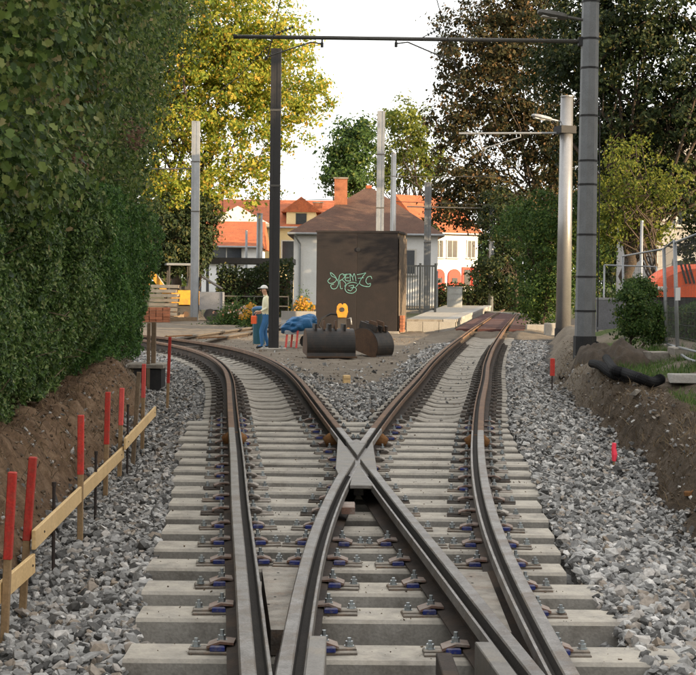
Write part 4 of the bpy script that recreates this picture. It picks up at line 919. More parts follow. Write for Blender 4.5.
# bright round-edged mast
B2 = PZ(563, 338, .05); y2 = float(B2[1]); zb = g(float(B2[0]), y2)
h2 = PY(569, 97, y2)[2]-zb
m2 = oct_mast('catenary_mast', 'bright galvanised mast with a small lamp standing behind the grey mast', (B2[0], y2, zb), h2, .235, .185, 'galv_round', 28, [h2-1.05], .25, rz=rad(20))
M2i = Matrix.Rotation(-rad(20), 4, 'Z')
def p2(px, py, dy=0): q = PY(px, py, y2+dy); return M2i @ Vector((q[0]-B2[0], q[1]-y2, q[2]-zb))
luminaire(m2, p2(563, 122), p2(532, 115, -.3), 0, 'galv')
c2 = part('cantilever_tube', MB().tube([p2(562, 133), p2(459, 133.5)], .033, 8), 'galv', m2)
part('clamp', MB().box(p2(565, 130), (.5, .5, .22)), 'black', m2)
a_ = part('registration_arm', MB().tube([p2(520, 134), p2(521, 137), p2(482, 149)], .016, 6), 'galv', m2); part('wire_hanger', MB().tube([p2(479, 134), p2(482, 149), p2(484, 157)], .016, 6), 'tube_dark', m2)
# other masts
def h_mast(label, px, base_py, top_py, w, m_, y=None, z0=-.03, flange=True):
    q = PZ(px, base_py, z0) if y is None else PY(px, base_py, y); y = float(q[1]); z0 = g(float(q[0]), y); h = PY(px+1, top_py, y)[2]-z0
    t = thing('catenary_mast', label, 'mast', (q[0], y, z0))
    if flange:
        mb = MB(); mb.box((0, 0, h/2-.1), (w*.30, w*.9, h+.2)); part('web', mb, m_, t)
        for s in (-1, 1): part('flange', MB().box((s*w*.32, 0, h/2-.1), (w*.34, w*.98, h+.2)), m_, t)
        part('top_cap', MB().box((0, 0, h+.01), (w, w, .03)), m_, t)
        for zz in (h*.55, h*.8): part('strap', MB().box((0, 0, zz), (w*1.04, w*1.04, .05)), 'tube_dark', t)
    else:
        part('shaft', MB().tube([(0, 0, -.2), (0, 0, h)], [w/2, w/2*.85], 12), m_, t, True); part('top_cap', MB().tube([(0, 0, h), (0, 0, h+.04)], w/2*.9, 12), m_, t)
    return t, h
ml, hl = h_mast('grey steel beam mast in front of the yellow tree', 194.5, 320, 122, .34, 'galv')
part('cross_wire_arm', MB().tube([(-3.5, 0, hl*.76), (0, 0, hl*.765)], .03, 6), 'tube_dark', ml)
md, hd = h_mast('dark brown steel mast beside the worker', 273.5, 348, 50, .255, 'pole_dark', z0=0, flange=True)
part('base_plate', MB().cbox((0, -.05, .03), (.62, .6, .09), .01), 'concrete_old', md)
part('footing', MB().cbox((.12, -.08, -.09), (.5, .5, .2), .02), 'brick', md)
for (dx, dy) in ((-.22, -.28), (.22, -.28)): part('anchor_bolt', MB().tube([(dx, dy, .07), (dx, dy, .14)], .03, 6), 'zinc', md)
h_mast('pale steel beam mast behind the dark steel cabin', 379, 300, 112, .31, 'galv', y=60)
h_mast('slender whitish mast right of the beam mast behind the cabin', 392, 300, 153, .30, 'galv_round', y=72, flange=False)
mg, hg = h_mast('grey mast at the steel gate by the platform', 426.5, 312, 183, .36, 'pole_grey', y=80)
ms, hs = h_mast('slim grey mast past the end of the platform', 490.5, 307, 206, .34, 'galv', y=92, flange=False)
part('cantilever_tube', MB().tube([(0, 0, hs-.15), (-5.2, 0, hs-.1)], .04, 6), 'tube_dark', ms)
h_mast('thin grey mast left of the dark mast', 259, 300, 214, .36, 'galv', y=78, flange=False)
h_mast('thin pole in front of the small white house', 246, 290, 231, .16, 'galv', y=86, flange=False)
h_mast('thin grey pole behind the temporary fence', 640.5, 300, 222, .09, 'galv', y=41, flange=False)
def wire(label, pts, r=.007):
    t = tag(obj('contact_wire', MB().tube(pts, r, 5).mesh('wire'), 'black'), label, 'wire'); return t
wz = float(PY(267, 52, MY)[2]); wz2 = float(PY(455, 60, MY)[2]); lx = float(PY(267, 52, MY)[0]); rx_ = float(PY(458, 60, MY)[0])
def W_(px, py, y): return tuple(PY(px, py, y))
wire('thin contact wire above the left track rising out of the picture', [W_(283, -14, 22.5), W_(272, 42, MY), W_(240, 75, 33), W_(190, 115, 40)], .008)
wire('thin contact wire above the right track rising out of the picture', [W_(433, -14, 22.5), W_(448, 40, MY), W_(482, 150, y2), W_(478, 198, 72)], .008)
wire('thin span wire between the mast by the gate and the slim mast', [W_(300, 199, 92), W_(380, 201, 91), W_(490, 205, 90.5)], .02)
wire('thin span wire crossing in front of the brown tree', [W_(379, 176, 60), W_(440, 177, 63), W_(506, 176, 68)], .016)

# ================================================================== CABIN WITH GRAFFITI
KY = 50.5; ka = PZ(317, 330, -.05); kb = PZ(397, 331, -.05); KW = 2.78; kyaw = -rad(9)
kz = -.06; kiosk = thing('steel_cabin', 'brown steel cabin with turquoise graffiti between the tracks', 'cabin', (float(PY(397, 331, KY)[0]), KY, kz), kyaw)
KH = float(PY(397, 232, KY)[2])-kz; KD = 2.3
# local: right front corner at origin, width to -x, depth to +y
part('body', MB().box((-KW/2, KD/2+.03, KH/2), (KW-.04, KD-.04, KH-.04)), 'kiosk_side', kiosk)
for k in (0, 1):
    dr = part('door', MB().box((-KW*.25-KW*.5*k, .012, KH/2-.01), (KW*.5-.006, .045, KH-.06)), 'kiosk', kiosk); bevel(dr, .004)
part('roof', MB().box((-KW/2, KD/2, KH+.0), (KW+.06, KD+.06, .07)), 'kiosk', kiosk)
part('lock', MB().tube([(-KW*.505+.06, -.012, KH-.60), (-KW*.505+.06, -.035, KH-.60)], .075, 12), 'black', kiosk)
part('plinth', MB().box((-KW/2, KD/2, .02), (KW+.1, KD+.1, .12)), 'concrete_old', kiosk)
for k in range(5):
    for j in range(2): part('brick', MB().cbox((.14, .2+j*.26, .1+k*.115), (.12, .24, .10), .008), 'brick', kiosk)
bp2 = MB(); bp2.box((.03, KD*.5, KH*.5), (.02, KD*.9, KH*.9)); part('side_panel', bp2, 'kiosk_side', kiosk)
# graffiti strokes, drawn in door coordinates
sc_ = KW/494.0
def gp(u, v): return (-(535-u)*sc_, -.0165, KH-(v-37)*KH/612.0)
GR = [[(128, 318), (112, 335), (125, 350), (150, 345), (165, 325), (150, 300), (128, 285), (135, 305), (160, 318), (178, 345), (165, 378), (140, 382), (130, 362), (148, 355)],
      [(178, 330), (185, 300), (205, 292), (215, 308), (200, 325), (182, 335)], [(185, 330), (190, 378), (202, 380)], [(200, 328), (222, 350), (214, 368)],
      [(245, 292), (222, 300), (220, 330), (246, 335)], [(222, 316), (240, 314)],
      [(250, 335), (248, 292), (262, 310), (272, 290), (280, 312), (284, 335)], [(262, 310), (266, 330)],
      [(290, 296), (322, 290), (342, 285), (326, 305), (305, 345), (325, 362), (350, 368)], [(296, 318), (330, 314)],
      [(380, 320), (372, 305), (352, 312), (344, 335), (356, 352), (372, 348), (366, 366), (340, 366)],
      [(290, 348), (262, 342), (232, 352), (218, 378), (230, 402), (262, 408), (286, 392), (280, 374), (252, 376)], [(240, 365), (270, 362), (255, 392), (235, 388)],
      [(205, 300), (230, 292)], [(300, 350), (285, 368)]]
mbg = MB()
def smooth_line(p, n=6):
    p = [Vector((a, b_, 0)) for a, b_ in p]; out = []
    for i in range(len(p)-1):
        a, b_, c_, d_ = p[max(i-1, 0)], p[i], p[i+1], p[min(i+2, len(p)-1)]
        for k in range(n):
            t = k/n; out.append(.5*((2*b_)+(c_-a)*t+(2*a-5*b_+4*c_-d_)*t*t+(3*b_-a-3*c_+d_)*t**3))
    return out+[p[-1]]
for s in GR:
    q = smooth_line(s); w = 4.0
    for i in range(len(q)-1):
        d = q[i+1]-q[i]
        if d.length < .01: continue
        d.normalize(); nn = Vector((-d.y, d.x, 0))*w/2; a, b_ = q[i]-d*.8, q[i+1]+d*.8
        o = len(mbg.v); mbg.v += [gp(*(a-nn)[:2]), gp(*(b_-nn)[:2]), gp(*(b_+nn)[:2]), gp(*(a+nn)[:2])]; mbg.f.append((o, o+1, o+2, o+3))
for i in range(len(mbg.f)):                        # tiny steps so overlapping strokes never share a plane
    for k in mbg.f[i]: x, y_, z = mbg.v[k]; mbg.v[k] = (x, y_-.00004*i, z)
obj('graffiti', mbg.mesh('graffiti', recalc=False), 'graffiti', kiosk)

# ================================================================== PLANT AND PEOPLE BETWEEN THE TRACKS
def bucket(name, label, loc, rz, w, r, rx=0, group='excavator buckets lying between the tracks'):
    t = thing(name, label, 'bucket', loc, rz, group); t.rotation_euler.x = rx
    prof_o = []; N = 26
    for k in range(N+1): a = rad(200)-rad(215)*k/N; prof_o.append((r*1.05*math.cos(a), r*math.sin(a)+r*.55))
    prof_o += [(r*1.15, r*.1)]
    mb = MB(); vs = []; fs = []; n = len(prof_o)
    for x in (-w/2, w/2):
        for (u, z) in prof_o: vs.append((x, u, z))
        for (u, z) in prof_o: vs.append((x, u*.92, .55*r+(z-.55*r)*.92))
    for k in range(n-1):
        fs += [(k, k+1, 2*n+k+1, 2*n+k), (n+k, 3*n+k, 3*n+k+1, n+k+1)]
    for b_ in (0, 2*n): fs += [(b_+k, b_+k+1, b_+n+k+1, b_+n+k) for k in range(n-1)]
    fs += [(0, n, 3*n, 2*n), (n-1, 3*n-1, 4*n-1, 2*n-1)]
    sh = part('shell', mb.add(vs, fs), 'bucket_steel', t)
    for s in (-1, 1):
        pts = [(u*.97, .55*r+(z-.55*r)*.97) for u, z in prof_o]
        part('side_plate', MB().extr(pts, 'x', s*(w/2-.005)-.012, s*(w/2-.005)+.012), 'bucket_rust', t)
    part('cutting_edge', MB().box((0, r*1.2, r*.08), (w*1.03, .14, .035)), 'bucket_rust', t)
    for k in range(3): part('rib', MB().box((w*(k-1)*.3, -.1*r, r*1.6), (.05, r*1.2, .16)), 'bucket_steel', t)
    for s in (-1, 1): part('lug', MB().extr([(-.15, r*1.5), (.2, r*1.5), (.12, r*1.98), (-.07, r*1.98)], 'x', s*.13-.02, s*.13+.02), 'bucket_rust', t)
    return t
BY = 33.0
q = PZ(331, 357, -.02); bucket('excavator_bucket', 'wide black excavator bucket with its rounded back turned to us', (q[0]-.05, q[1]+.3, g(float(q[0]), float(q[1]))+.02), rad(188), 1.08, .42)
q = PZ(367, 355, -.02); bucket('excavator_bucket', 'narrower rusty excavator bucket showing its ribs beside the wide one', (q[0]+.05, q[1]+.35, g(float(q[0]), float(q[1]))+.02), rad(232), .62, .42, rx=rad(-14))
# yellow breaker yoke standing behind the buckets
q = PZ(342, 337, -.02); t = thing('hydraulic_hammer', 'small yellow hydraulic attachment standing behind the buckets', 'attachment', (q[0], q[1], g(float(q[0]), float(q[1]))+.02))
for s in (-1, 1):
    mb = MB(); pr = [(-.16, .62), (.16, .62), (.22, .82), (.20, 1.02), (.13, 1.11), (.05, 1.12), (0, 1.06), (-.05, 1.12), (-.13, 1.11), (-.20, 1.02), (-.22, .82)]
    mb.extr([(u*.8, .62+(z-.62)*.85) for u, z in pr], 'y', s*.16-.03, s*.16+.03); pl_ = part('yoke_plate', mb, 'yellow_paint', t)
    part('pin', MB().tube([(0, s*.16-.05, .86), (0, s*.16+.05, .86)], .07, 10), 'machine_dark', pl_)
part('hammer_body', MB().cbox((0, 0, .38), (.26, .24, .55), .03), 'machine_dark', t)
for s in (-1, 0, 1): part('clamp_foot', MB().cbox((s*.19, -.05, .12), (.09, .3, .36), .02), 'yellow_paint', t)
part('hose', MB().tube([(-.1, 0, .7), (-.35, .02, .72), (-.62, 0, .58), (-.72, -.02, .36), (-.5, -.02, .15), (-.2, 0, .12)], .03, 7), 'black', t, True)
part('hose', MB().tube([(.12, 0, .55), (.26, -.02, .6), (.28, -.05, .4)], .03, 7), 'galv', t, True)
# small things
def block(name, label, cat, px, py, dims, m_, rz=0, z=None, rx=0):
    q = PZ(px, py, -.02 if z is None else z); zz = g(float(q[0]), float(q[1])); t = thing(name, label, cat, (q[0], q[1], zz), rz)
    mb = MB(); mb.cbox((0, 0, dims[2]/2), dims, min(dims)*.12); o = bevel(part('body', mb, m_, t), min(dims)*.05); o.rotation_euler.x = rx; return t
t = block('wood_offcut', 'short light wooden offcut standing in front of the buckets', 'wood', 346.5, 382, (.12, .09, .16), 'wood_new', .2); part('saw_cut', MB().box((0, -.046, .1), (.1, .004, .012)), 'wood_stake', t)
# blue tarp over a barrow
q = PZ(294, 347, -.02); t = thing('covered_barrow', 'blue tarpaulin heap on a small red barrow beside the dark mast', 'barrow', (q[0], q[1]+.4, g(float(q[0]), float(q[1]))))
bm = bmesh.new(); bmesh.ops.create_icosphere(bm, subdivisions=4, radius=1)
for v in bm.verts:
    c_ = v.co.copy(); nnn = float(vnoise(c_.x*2+c_.z, c_.y*2+c_.z*1.7, 1.6, 4)); v.co = Vector((c_.x*.42+.08*c_.z, c_.y*.36, (c_.z*.30 if c_.z > 0 else c_.z*.20)))*(.82+.36*nnn)+Vector((.1+.12*c_.z, 0, .55))
mt = bpy.data.meshes.new('tarp'); bm.to_mesh(mt); bm.free(); obj('tarpaulin', mt, 'tarp_blue', t)
for (dx, dy) in ((-.22, -.2), (.05, -.25), (-.1, .2)): part('leg', MB().bar((dx, dy, 0), (dx+.04, dy, .45), .05, .05), 'spray_pink', t)
part('wheel', MB().tube([(.3, -.04, .17), (.3, .04, .17)], .17, 14), 'black', t)
part('tray', MB().cbox((.05, 0, .40), (.6, .5, .10), .02), 'galv', t)
q = PZ(303, 327, 0); t = thing('concrete_barrier', 'pale concrete barrier behind the blue tarpaulin', 'barrier', (q[0], q[1], -.04))
part('body', MB().extr([(-.3, 0), (.3, 0), (.22, .18), (.1, .3), (.08, .62), (-.08, .62), (-.1, .3), (-.22, .18)], 'x', -.8, .55), 'concrete_pale', t); part('footing', MB().box((-.1, 0, .03), (1.5, .66, .06)), 'concrete_old', t)
# teal bin next to the worker
q = PZ(260.5, 343, -.03); t = thing('waste_bin', 'narrow teal plastic bin standing left of the worker', 'bin', (q[0]-.05, q[1]+.1, g(float(q[0]), float(q[1]))))
part('body', MB().tube([(0, 0, 0), (0, 0, .92)], [.16, .19], 10), 'teal_plastic', t); part('rim', MB().tube([(0, 0, .9), (0, 0, .96)], .21, 10), 'teal_plastic', t); part('lid', MB().tube([(0, 0, .96), (0, 0, 1.0), (0, 0, 1.03)], [.2, .17, .08], 10), 'tarp_blue', t)

# ---- worker (body is one skinned surface)
def skin_body(chains, radii, name):
    names = list(radii); ix = {k: i for i, k in enumerate(names)}
    me = bpy.data.meshes.new(name); me.from_pydata([radii[k][0] for k in names], [(ix[a], ix[b_]) for a, b_ in chains], [])
    o = bpy.data.objects.new(name, me); link(o); md_ = o.modifiers.new('s', 'SKIN'); md_.use_smooth_shade = True
    for k in names:
        r = radii[k][1]; me.skin_vertices[0].data[ix[k]].radius = r if isinstance(r, tuple) else (r, r)
    me.skin_vertices[0].data[0].use_root = True
    o.modifiers.new('d', 'SUBSURF').levels = 2
    dg = bpy.context.evaluated_depsgraph_get(); dg.update(); me2 = bpy.data.meshes.new_from_object(o.evaluated_get(dg)); bpy.data.objects.remove(o); return me2
q = PZ(265.5, 346, -.05); wz0 = g(float(q[0]), float(q[1])+.6)
person = thing('person', 'person in pale yellow shirt, white cap and blue trousers behind the dark mast', 'person', (PY(266, 346, 37.8)[0], 37.8, wz0), 0)
H = float(PY(265, 286, 37.8)[2])-wz0; k = H/1.74
J = {'pelvis': ((0, 0, .93), (.145, .115)), 'waist': ((0, 0, 1.08), (.135, .105)), 'chest': ((-.02, 0, 1.30), (.155, .125)), 'neck0': ((-.02, 0, 1.45), (.085, .07)), 'neck': ((-.04, 0, 1.52), .052), 'head': ((-.06, 0, 1.60), (.085, .075)), 'head2': ((-.065, 0, 1.68), (.08, .07)),
     'hipL': ((.0, .09, .86), .095), 'kneeL': ((-.05, .10, .49), .068), 'ankL': ((.05, .11, .09), .045), 'toeL': ((-.12, .12, .04), .036),
     'hipR': ((.0, -.09, .86), .095), 'kneeR': ((-.13, -.11, .50), .068), 'ankR': ((-.10, -.12, .09), .045), 'toeR': ((-.27, -.12, .04), .036),
     'shL': ((0, .17, 1.40), .062), 'elL': ((.03, .22, 1.13), .045), 'wrL': ((-.18, .20, .99), .032), 'haL': ((-.25, .19, .98), .03),
     'shR': ((0, -.17, 1.40), .062), 'elR': ((.05, -.22, 1.14), .045), 'wrR': ((-.17, -.20, 1.03), .032), 'haR': ((-.25, -.19, 1.04), .03)}
for s, yy in (('L', .19), ('R', -.19)):
    hx, hy, hz = J['ha'+s][0]
    for i in range(4): J[f'f{s}{i}'] = ((hx-.05, yy+(i-1.5)*.022, hz-.02), .010); J[f'g{s}{i}'] = ((hx-.075+.01*abs(i-1), yy+(i-1.5)*.022, hz-.055), .008)
    J[f't{s}'] = ((hx-.005, yy+(.05 if s == 'R' else -.05), hz+.01), .011); J[f'u{s}'] = ((hx-.045, yy+(.06 if s == 'R' else -.06), hz), .009)
E_ = [('pelvis', 'waist'), ('waist', 'chest'), ('chest', 'neck0'), ('neck0', 'neck'), ('neck', 'head'), ('head', 'head2')]
for s in 'LR':
    E_ += [('pelvis', 'hip'+s), ('hip'+s, 'knee'+s), ('knee'+s, 'ank'+s), ('ank'+s, 'toe'+s), ('chest', 'sh'+s), ('sh'+s, 'el'+s), ('el'+s, 'wr'+s), ('wr'+s, 'ha'+s), ('ha'+s, 't'+s), ('t'+s, 'u'+s)]
    for i in range(4): E_ += [('ha'+s, f'f{s}{i}'), (f'f{s}{i}', f'g{s}{i}')]
J = {n_: (tuple(c_*k for c_ in p), tuple(c_*k for c_ in r) if isinstance(r, tuple) else r*k) for n_, (p, r) in J.items()}
bme = skin_body(E_, J, 'body')
bme.materials.clear()
for m_ in ('hivis', 'jeans', 'skin', 'black'): bme.materials.append(MATS[m_])
for p in bme.polygons:
    c_ = p.center/k
    if c_.z > 1.49: i = 2
    elif c_.x < -.13 and .9 < c_.z < 1.12 and abs(c_.y) > .12: i = 2
    elif c_.z > .97 or (abs(c_.y) > .16 and c_.z > .93): i = 0
    elif c_.z < .085: i = 3
    else: i = 1
    p.material_index = i
obj('body', bme, None, person)
cap = MB(); cx_, cz_ = -.066*k, 1.675*k; vs = []; fs = []
for i in range(6):
    a = rad(90)*i/5
    for j in range(14): b_ = 2*math.pi*j/14; vs.append((cx_+.105*k*math.cos(a)*math.cos(b_), .095*k*math.cos(a)*math.sin(b_), cz_+.095*k*math.sin(a)))
for i in range(5):
    for j in range(14): fs.append((i*14+j, i*14+(j+1) % 14, (i+1)*14+(j+1) % 14, (i+1)*14+j))
cp = part('cap', cap.add(vs, fs), 'white_paint', person, True); part('cap_peak', MB().box((cx_-.12*k, 0, cz_+.008), (.10*k, .13*k, .012), 0, 0, -.15), 'white_paint', cp)
for s in (-1, 1):
    part('ear', MB().tube([(cx_+.01, s*.085*k, cz_-.05*k), (cx_+.012, s*.098*k, cz_-.045*k)], .024*k, 8), 'skin', person); part('eye', MB().box((cx_-.083*k, s*.03*k, cz_-.035*k), (.008*k, .02*k, .012*k)), 'hair', person)
part('nose', MB().tube([(cx_-.082*k, 0, cz_-.03*k), (cx_-.108*k, 0, cz_-.075*k)], [.008*k, .014*k], 7), 'skin', person); part('mouth', MB().box((cx_-.084*k, 0, cz_-.105*k), (.006*k, .04*k, .007*k)), 'red_clip', person)
part('hair', MB().tube([(cx_+.075*k, 0, cz_-.01), (cx_+.07*k, 0, cz_-.09*k)], [.05*k, .035*k], 8), 'hair', person, True)
# orange drum held in front of the worker
hp = J['gR0'][0]; t = thing('orange_tool', 'small orange tool case held by the worker', 'tool case', (person.location.x+hp[0]-.02, 37.8, person.location.z+hp[2]-.26))
part('case', MB().cbox((0, 0, .10), (.13, .42, .20), .02), 'orange_paint', t); part('handle', MB().tube([(0, -.12, .19), (0, -.1, .245), (0, .1, .245), (0, .12, .19)], .012, 6), 'black', t)

# ================================================================== HOUSES
def gable_or_hip(mb, x0, x1, y0, y1, ze, zr, hip0, hip1, over=.35, thick=.12):
    """roof with ridge along x; hip0/hip1 = how far the ridge ends stand back from the ends"""
    ym = (y0+y1)/2; X0, X1, Y0, Y1 = x0-over, x1+over, y0-over, y1+over
    for dz in (0,):
        e = [(X0, Y0, ze), (X1, Y0, ze), (X1, Y1, ze), (X0, Y1, ze)]; r = [(X0+hip0, ym, zr), (X1-hip1, ym, zr)]
        top = e+r; bot = [(x, y, z-thick) for x, y, z in top]
        fs = [(0, 1, 5, 4), (2, 3, 4, 5), (1, 2, 5), (3, 0, 4)]
        fs += [tuple(i+6 for i in f[::-1]) for f in fs]+[(0, 6, 7, 1), (1, 7, 8, 2), (2, 8, 9, 3), (3, 9, 6, 0)]
        mb.add(top+bot, fs)
    return mb
def window(t, x, y, z, w, h, frame='trim', panes=2):
    """window in a wall facing the camera (local y of the wall face)"""
    f = part('window', MB().box((x, y-.01, z), (w+.16, .10, h+.16)), frame, t)
    for i in range(panes):
        pw = w/panes; part('pane', MB().box((x-w/2+pw*(i+.5), y-.062, z), (pw-.06, .02, h)), 'glass', f)
    part('sill', MB().box((x, y-.09, z-h/2-.11), (w+.3, .16, .05)), 'concrete_pale', f)
def house(label, y, px0, px1, py_eave, py_ridge, wallm, roofm, depth, hip0, hip1, wins=(), z0=-.05, chimneys=(), rz=0):
    x0, ze = at(px0, py_eave, y); x1, _ = at(px1, py_eave, y); zr = at(px0, py_ridge, y+depth/2)[1]
    t = thing('house', label, 'house', ((x0+x1)/2, y, z0)); w = x1-x0; ze -= z0; zr -= z0
    wl_ = MB().box((0, depth/2, ze/2), (w, depth, ze)); part('wall', wl_, wallm, t)
    if hip0 < .5 and hip1 < .5:
        part('gable', MB().add([(-w/2, 0.02, ze-.05), (-w/2, depth-.02, ze-.05), (-w/2, depth/2, zr-.15), (w/2, .02, ze-.05), (w/2, depth-.02, ze-.05), (w/2, depth/2, zr-.15)], [(0, 1, 2), (5, 4, 3), (0, 2, 5, 3), (1, 4, 5, 2)]), wallm, t)
    rf = part('roof', gable_or_hip(MB(), -w/2, w/2, 0, depth, ze, zr, hip0, hip1), roofm, t)
    part('gutter', MB().tube([(-w/2-.35, -.40, ze-.04), (w/2+.35, -.40, ze-.04)], .07, 8), 'galv', rf)
    part('base_course', MB().box((0, depth/2, .2), (w+.05, depth+.05, .5)), 'concrete_old', t)
    for (px, py, ww, hh, pn) in wins:
        xx, zz = at(px, py, y); window(t, xx-(x0+x1)/2, 0, zz-z0, ww, hh, 'trim', pn)
    for (px, pyt, pyb, ww, dy) in chimneys:
        xx, zt_ = at(px, pyt, y+dy); zb_ = at(px, pyb, y+dy)[1]
        c_ = part('chimney', MB().box((xx-(x0+x1)/2, dy, (zt_+zb_)/2-z0-.3), (ww, ww, zt_-zb_+.6)), 'brick', rf)
        part('chimney_cap', MB().box((xx-(x0+x1)/2, dy, zt_-z0+.03), (ww+.12, ww+.12, .08)), 'concrete_old', c_)
    return t, w, ze, zr
th, tw, tze, tzr = house('white house with brown hipped roof and tall brick chimney behind the cabin', 84, 294, 438, 233, 187, 'plaster_white', 'roof_brown', 11, 4.4, 4.0, [(406, 262, 1.0, 1.3, 2)], chimneys=[(341, 179, 205, .75, 3.6)])
part('downpipe', MB().tube([(-tw/2+.05, -.38, tze-.1), (-tw/2+.35, -.1, tze-.6), (-tw/2+.35, -.06, .1)], .06, 8), 'galv', th)
rt_ = [c_ for c_ in th.children if c_.name.startswith('roof')][0]
part('ridge_tiles', MB().tube([(-tw/2-.35+4.4, 5.5, tzr+.02), (tw/2+.35-4.0, 5.5, tzr+.02)], .14, 8), 'roof_red', rt_)
h2_, w2_, e2_, r2_ = house('long cream house with orange tiled roof far behind the dark mast', 112, 196, 330, 226, 199, 'plaster_cream', 'roof_red', 12, .1, .1, [(288, 252, .9, 1.6, 1), (225, 250, .9, 1.4, 2)], chimneys=[(318, 203, 215, .7, 4)])
# dormer on that roof
xx, zz = at(301, 222, 112); cx0 = h2_.location.x; dm = part('dormer', MB().box((xx-cx0, 1.8, zz+.2), (2.2, 3.0, 1.5)), 'plaster_cream', h2_)
part('dormer_roof', MB().add([(xx-cx0-1.5, .1, zz+.8), (xx-cx0+1.5, .1, zz+.8), (xx-cx0, .1, zz+1.95), (xx-cx0-1.5, 4.5, zz+.8), (xx-cx0+1.5, 4.5, zz+.8), (xx-cx0, 4.5, zz+1.95)], [(0, 1, 2), (5, 4, 3), (0, 2, 5, 3), (1, 4, 5, 2), (0, 3, 4, 1)]), 'roof_red', dm)
part('window', MB().box((xx-cx0, .27, zz+.3), (.8, .06, .8)), 'glass', dm)
hh_, _, _, _ = house('small white house with dark red roof and a double window left of the dark mast', 97, 196, 258, 246, 221, 'plaster_white', 'roof_red', 8, .1, .1, [(226.5, 255.5, 2.0, .95, 2)])
# white gable wing lit by the sun above it
xx, zz = at(238, 222, 104); t = thing('house', 'pale gabled house top rising behind the small white house', 'house', (xx, 104, 0))
part('wall', MB().box((0, 3, zz/2), (3.0, 6, zz)), 'plaster_white', t)
part('roof', MB().add([(-2.2, -.3, zz-.1), (2.2, -.3, zz-.1), (0, -.3, zz+1.1), (-2.2, 6.3, zz-.1), (2.2, 6.3, zz-.1), (0, 6.3, zz+1.1)], [(0, 1, 2), (5, 4, 3), (0, 2, 5, 3), (1, 4, 5, 2), (0, 3, 4, 1)]), 'trim', t)
tree('tree', 'leafy tree added unseen behind the large dark tree to shade the white house', (14.5, 77, 0),  # unseen tree, added to keep sun off the white house front
     [(14.5, 77, 6.5, 3.4, 3.4, 3.6), (16.5, 79, 5, 3, 3, 3.5), (12.8, 76, 4.5, 2.2, 2.2, 3.4)], 'leaf_dark', 420, 40, .6, .26, .22, 2.5, limbs=14)
# sunlit white house behind the platform, with red arched doors
hs_, ws_, es_, rs_ = house('sunlit white house with red arched doors behind the platform', 118, 424, 482, 233, 196, 'plaster_white', 'roof_red', 10, .1, .1, [(452, 249, .9, 1.3, 2), (474, 249, .7, 1.3, 2), (437, 249, .7, 1.3, 2)])
hs_.rotation_euler.z = rad(26)
for (px, ww) in ((437, 1.0), (454.5, 1.15)):
    xx, zt_ = at(px, 269, 118); X = xx-hs_.location.x; zt_ += .05; n = 9
    pts = [(X-ww/2, .1), (X+ww/2, .1)]+[(X+ww/2*math.cos(math.pi*i/n), zt_-.55+.55*math.sin(math.pi*i/n)) for i in range(n+1)]
    d_ = part('arched_door', MB().extr(pts, 'y', -.10, .02), 'red_paint', hs_)
    part('door_window', MB().box((X, -.12, zt_-.9), (.5, .02, .4)), 'glass', d_)
for (px, w_) in ((469, .5), (479, .5)):
    xx, zt_ = at(px, 276, 118); f_ = part('window', MB().box((xx-hs_.location.x, -.03, zt_), (.9, .1, 1.5)), 'red_paint', hs_); part('pane', MB().box((xx-hs_.location.x, -.09, zt_-.05), (.55, .03, 1.2)), 'glass', f_)
# grey-white building behind the fence on the right
x0, zt_ = at(652, 212, 62); t = thing('apartment_building', 'pale grey building behind the temporary fence at the right edge', 'building', (x0+4.5, 62, 0))
part('wall', MB().box((0, 4, 4), (9, 8, 8)), 'plaster_grey', t)
for i in range(3):
    for j in range(2): window(t, -2.9+i*2.6, 0, 2.0+j*2.9, 1.1, 1.4, 'trim', 2)
rf = part('roof', gable_or_hip(MB(), -4.5, 4.5, 0, 8, 8, 10.4, 2.5, 2.5), 'roof_brown', t); part('downpipe', MB().tube([(-4.3, -.1, 7.8), (-4.3, -.1, .1)], .06, 8), 'galv', t)
# carport with dark flat roof in the yard
x0, zt_ = at(196, 259, 74); x1, _ = at(293, 259, 74); t = thing('carport', 'long dark flat-roofed carport in front of the white houses', 'carport', ((x0+x1)/2, 74, -.04)); w = x1-x0
part('roof', MB().box((0, 2.0, zt_-.02), (w, 4.4, .28)), 'machine_dark', t); 
for s in np.linspace(-w/2+.2, w/2-.2, 4):
    for d_ in (0, 4): part('post', MB().box((s, d_, zt_/2-.05), (.14, .14, zt_-.2)), 'pole_grey', t)
# garden fence rail below it
t = thing('railing', 'low grey garden railing under the carport', 'railing', (-5.4, 70, -.04))
for z in (.55, 1.0): part('rail', MB().bar((-2.2, 0, z), (2.6, 0, z), .04, .05), 'tube_dark', t)
for k in range(7): part('post', MB().bar((-2.2+.8*k, 0, 0), (-2.2+.8*k, 0, 1.04), .04, .04), 'tube_dark', t)

# ================================================================== YARD: pallets, digger, timbers
def pallet(loc, label, rz, m_='wood_pallet'):
    t = thing('pallet', label, 'pallet', loc, rz, 'wooden pallets stacked in the yard')
    for k in range(5): part('board', MB().box((0, -.42+.21*k, .133), (1.2, .13, .022)), m_, t)
    for s in (-1, 0, 1): part('bearer', MB().box((s*.53, 0, .07), (.10, .96, .10)), m_, t)
    for s in (-1, 0, 1): part('base_board', MB().box((0, s*.42, .011), (1.2, .10, .02)), m_, t)
    for s in (-1, 1): part('face_board', MB().box((0, s*.482, .072), (1.2, .018, .125)), m_, t)
PYd = 64.0; px0, _ = at(164, 290, PYd); n_p = 8; ords = ['lowest', 'second lowest', 'third from below', 'fourth from below', 'fifth from below', 'third from the top', 'second from the top', 'topmost']
zz = g(px0, PYd)
for k in range(n_p): pallet((px0+random.uniform(-.06, .06), PYd+random.uniform(-.05, .05), zz+k*.195), ords[k]+' wooden pallet of the stack beside the hedge', random.uniform(-.08, .05))
